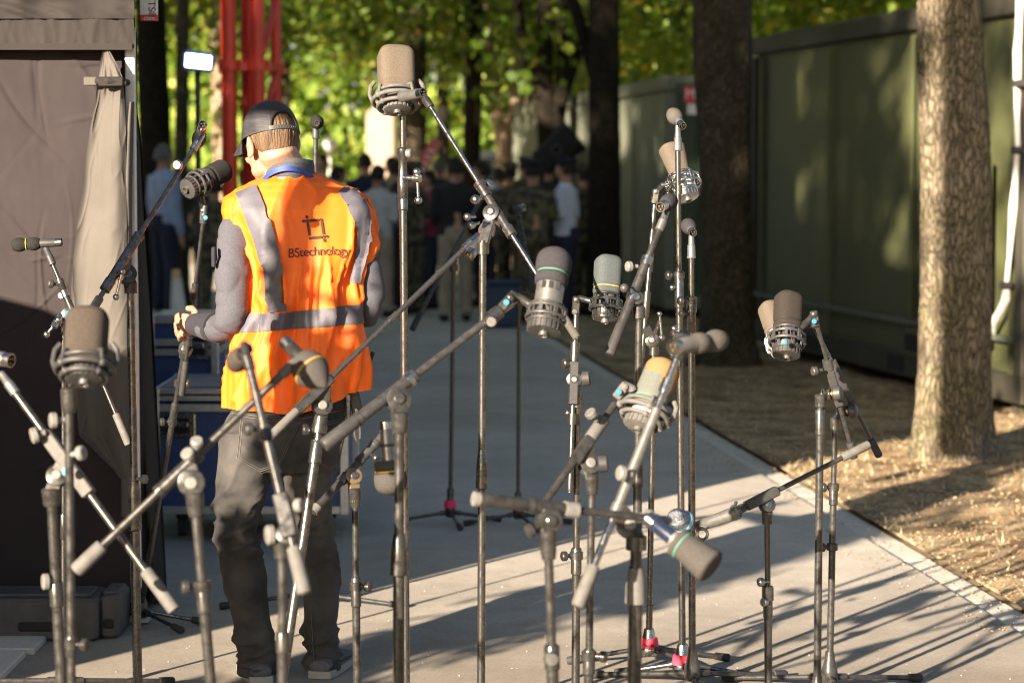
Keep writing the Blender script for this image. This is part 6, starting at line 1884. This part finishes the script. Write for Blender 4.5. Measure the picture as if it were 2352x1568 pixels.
# long pale boom
stand('near stand with a long pale grey boom rising steeply to the right', 5.2, (1462, 1225), (1457, 1568), 'dark', .0130, .0155, clutch=1300, clen=90, csty='taper', cmat='rubber',
      boom=dict(a=(1558, 815, 5.3), b=(1326, 1394, 5.1), r=.0085, mat='bright', thick=(.22, .62, .0115), tmat='silverbody', grip=(.84, 1, .0150), pv=.62, ps=.028, pc=.35, pmat='dark', boltmat='knob', cmat='chrome', collars=((.60, .0140, .03, 'silverbody'), (.10, .0125, .03))),
      knobs=((1427, 1086, -1, .2, .017, 'disc', 'knob', 5.15), (1490, 1185, .4, 0, .015, 'disc', 'knob', 5.1)))
dynamic('pale two lobed foam microphone lying level, gold pins facing the camera', (1545, 797, 5.22), (1662, 780, 5.36), .0255, .36, 'foam_pale', 'double', .0180, 'rubber')

# two dark stands at right
stand('front one of the two black stands at right, cradled microphone leaning over its boom', 6.9, (1884, 905), (1877, 1568), 'black', .0088, .0112, clutch=940, clen=60, neck=30,
      boom=dict(a=(1876, 745, 6.85), b=(1962, 1052, 6.98), r=.0062, mat='black', sleeve=(.33, .60, .0125, 1), smat='plastic', grip=(.88, 1, .0115), gmat='brubber', pv=.52, ps=.018, pc=.4, side=(1, -.35, 0), boltmat='gold', wing=(1, -.4, .15), clip=False, collars=((.26, .0145, .03, 'plastic'),)), clip=False,
      knobs=((1872, 852, -1, -.1, .013, 'disc', 'plastic', 6.85),))
condenser('brown grey foam microphone in a black suspension, blue badge, upper right', (1806, 826, 6.80), (1812, 674, 6.90), .0400, 'foam_dark', 'block', .46, 2.8, .95, 'plastic', 'dark', sm='plastic', R=.050, smt=.30, ref=(1, .5, 0), badge=(1801, 785, 6.735, 'blue_dot'), brf=.78,
      yoke=dict(pts=[(1868, 722, 6.86), (1852, 742, 6.84)], block=((1874, 752, 6.85), (1868, 714, 6.86)), mat='dark', dot=(1870, 738, 6.83), r=.009))
stand('rear one of the two black stands at right, long boom grip lower right', 7.25, (1918, 958), (1905, 1568), 'black', .0082, .0105, clutch=1115, clen=45, cknob=((1118, -1), (1255, -1)), neck=30,
      boom=dict(a=(1862, 735, 7.2), b=(2020, 1048, 7.35), r=.0062, mat='black', sleeve=(.34, .60, .0125, 1), smat='plastic', grip=(.87, 1, .0115), gmat='brubber', pv=.62, ps=.018, pc=.4, side=(1, -.35, 0), boltmat='gold', wing=(1, -.4, .15), clip=False, collars=((.30, .0145, .03, 'plastic'),)), clip=False)
condenser('tan foam microphone half hidden behind the brown grey one at right', (1800, 806, 7.05), (1766, 698, 7.15), .0360, 'foam_tan', 'block', .40, 2.8, .95, 'white', None, sm='white', R=.044, smt=.18, ref=(1, .5, 0), brf=.78, knurl=False,
      yoke=dict(pts=[(1856, 735, 7.15)], block=((1866, 750, 7.18), (1858, 728, 7.18)), mat='dark', r=.008))

# hand-held type with wire ball
t26 = stand('slim black stand at right front whose boom holds the silver ball microphone', 6.5, (1762, 1172), (1765, 1568), 'black', .0080, .0108, clutch=1345, clen=75, csty='step', neck=32,
      boom=dict(a=(1694, 1172, 6.45), b=(1996, 1020, 6.62), r=.0070, mat='black', sleeve=(.06, .30, .0135, 1), smat='plastic', grip=(.79, 1, .0120), pv=.22, ps=.020, pc=.35, pmat='black', boltmat='bright', clip=False, collars=((.02, .0125, .012, 'plastic'),)), clip=False,
      knobs=((1686, 1166, -.2, -.4, .011, 'ball', 'plastic', 6.43), (1749, 1336, -1, 0, .0125, 'disc', 'bright'), (1757, 1382, -.5, 0, .0125, 'disc', 'bright')))
t = thing('microphone', 'hand microphone with a silver wire ball and blue ring, held low at right', 'microphone', P(1600, 1200, 6.44), MG)
m_, t_, b_ = nodes('wire_mesh')
b_.inputs['Metallic'].default_value = .85; b_.inputs['Roughness'].default_value = .35
ck = t_.nodes.new('ShaderNodeTexVoronoi'); ck.inputs['Scale'].default_value = 420
tc_ = t_.nodes.new('ShaderNodeTexCoord'); t_.links.new(tc_.outputs['Object'], ck.inputs['Vector'])
r_ = ramp(t_, ck.outputs['Distance'], [(.15, (.70, .74, .80)), (.55, (.10, .12, .15))]); t_.links.new(r_.outputs[0], b_.inputs['Base Color'])
bump(t_, b_, ck.outputs['Distance'], .8, .003); MT['wire'] = m_
cb = P(1556, 1191, 6.42); dx = unit(P(1600, 1212, 6.46) - cb)
m = MB(); m.lathe(cb, dx, [(-.0285, .001)] + [(-.0285*cos(a), .0285*sin(a)) for a in [pi*.5*i/8 for i in range(1, 9)]] + [(.010, .0292), (.022, .0275), (.024, .020)], 36)
m.build('grille', MT['wire'], t, sharp=None)
MT['ring_blue'] = M('pale_blue_ring', (.22, .42, .62), (.18, .36, .55), 30, .4)
m = MB(); m.lathe(cb + dx*.022, dx, [(0, .027), (.001, .0315), (.007, .0315), (.008, .025), (.012, .020), (.02, .018)], 36); m.build('blue_ring', MT['ring_blue'], t)
bd0, bd1 = P(1608, 1206, 6.46), P(1694, 1176, 6.40)
m = MB(); d = unit(bd1 - bd0); L = (bd1-bd0).length
m.lathe(bd0 - d*.012, d, [(0, .012), (.004, .0145), (L*.45, .0165), (L, .0185), (L+.012, .0185)], 26); m.build('body', MT['silverbody'], t)
m = MB(); xlr(m, bd1 + d*.004, d, .0172); m.build('connector', [MT['silverbody'], MT['void'], MT['gold']], t)
m = MB(); q = P(1613, 1226, 6.45); m.torus(q, (.3, -1, .2), .015, .0045, 24, 8); m.tube([P(1600, 1206, 6.45), P(1622, 1210, 6.44), P(1645, 1196, 6.43)], .0055, 8); m.build('holder_ring', MT['chrome'], t)
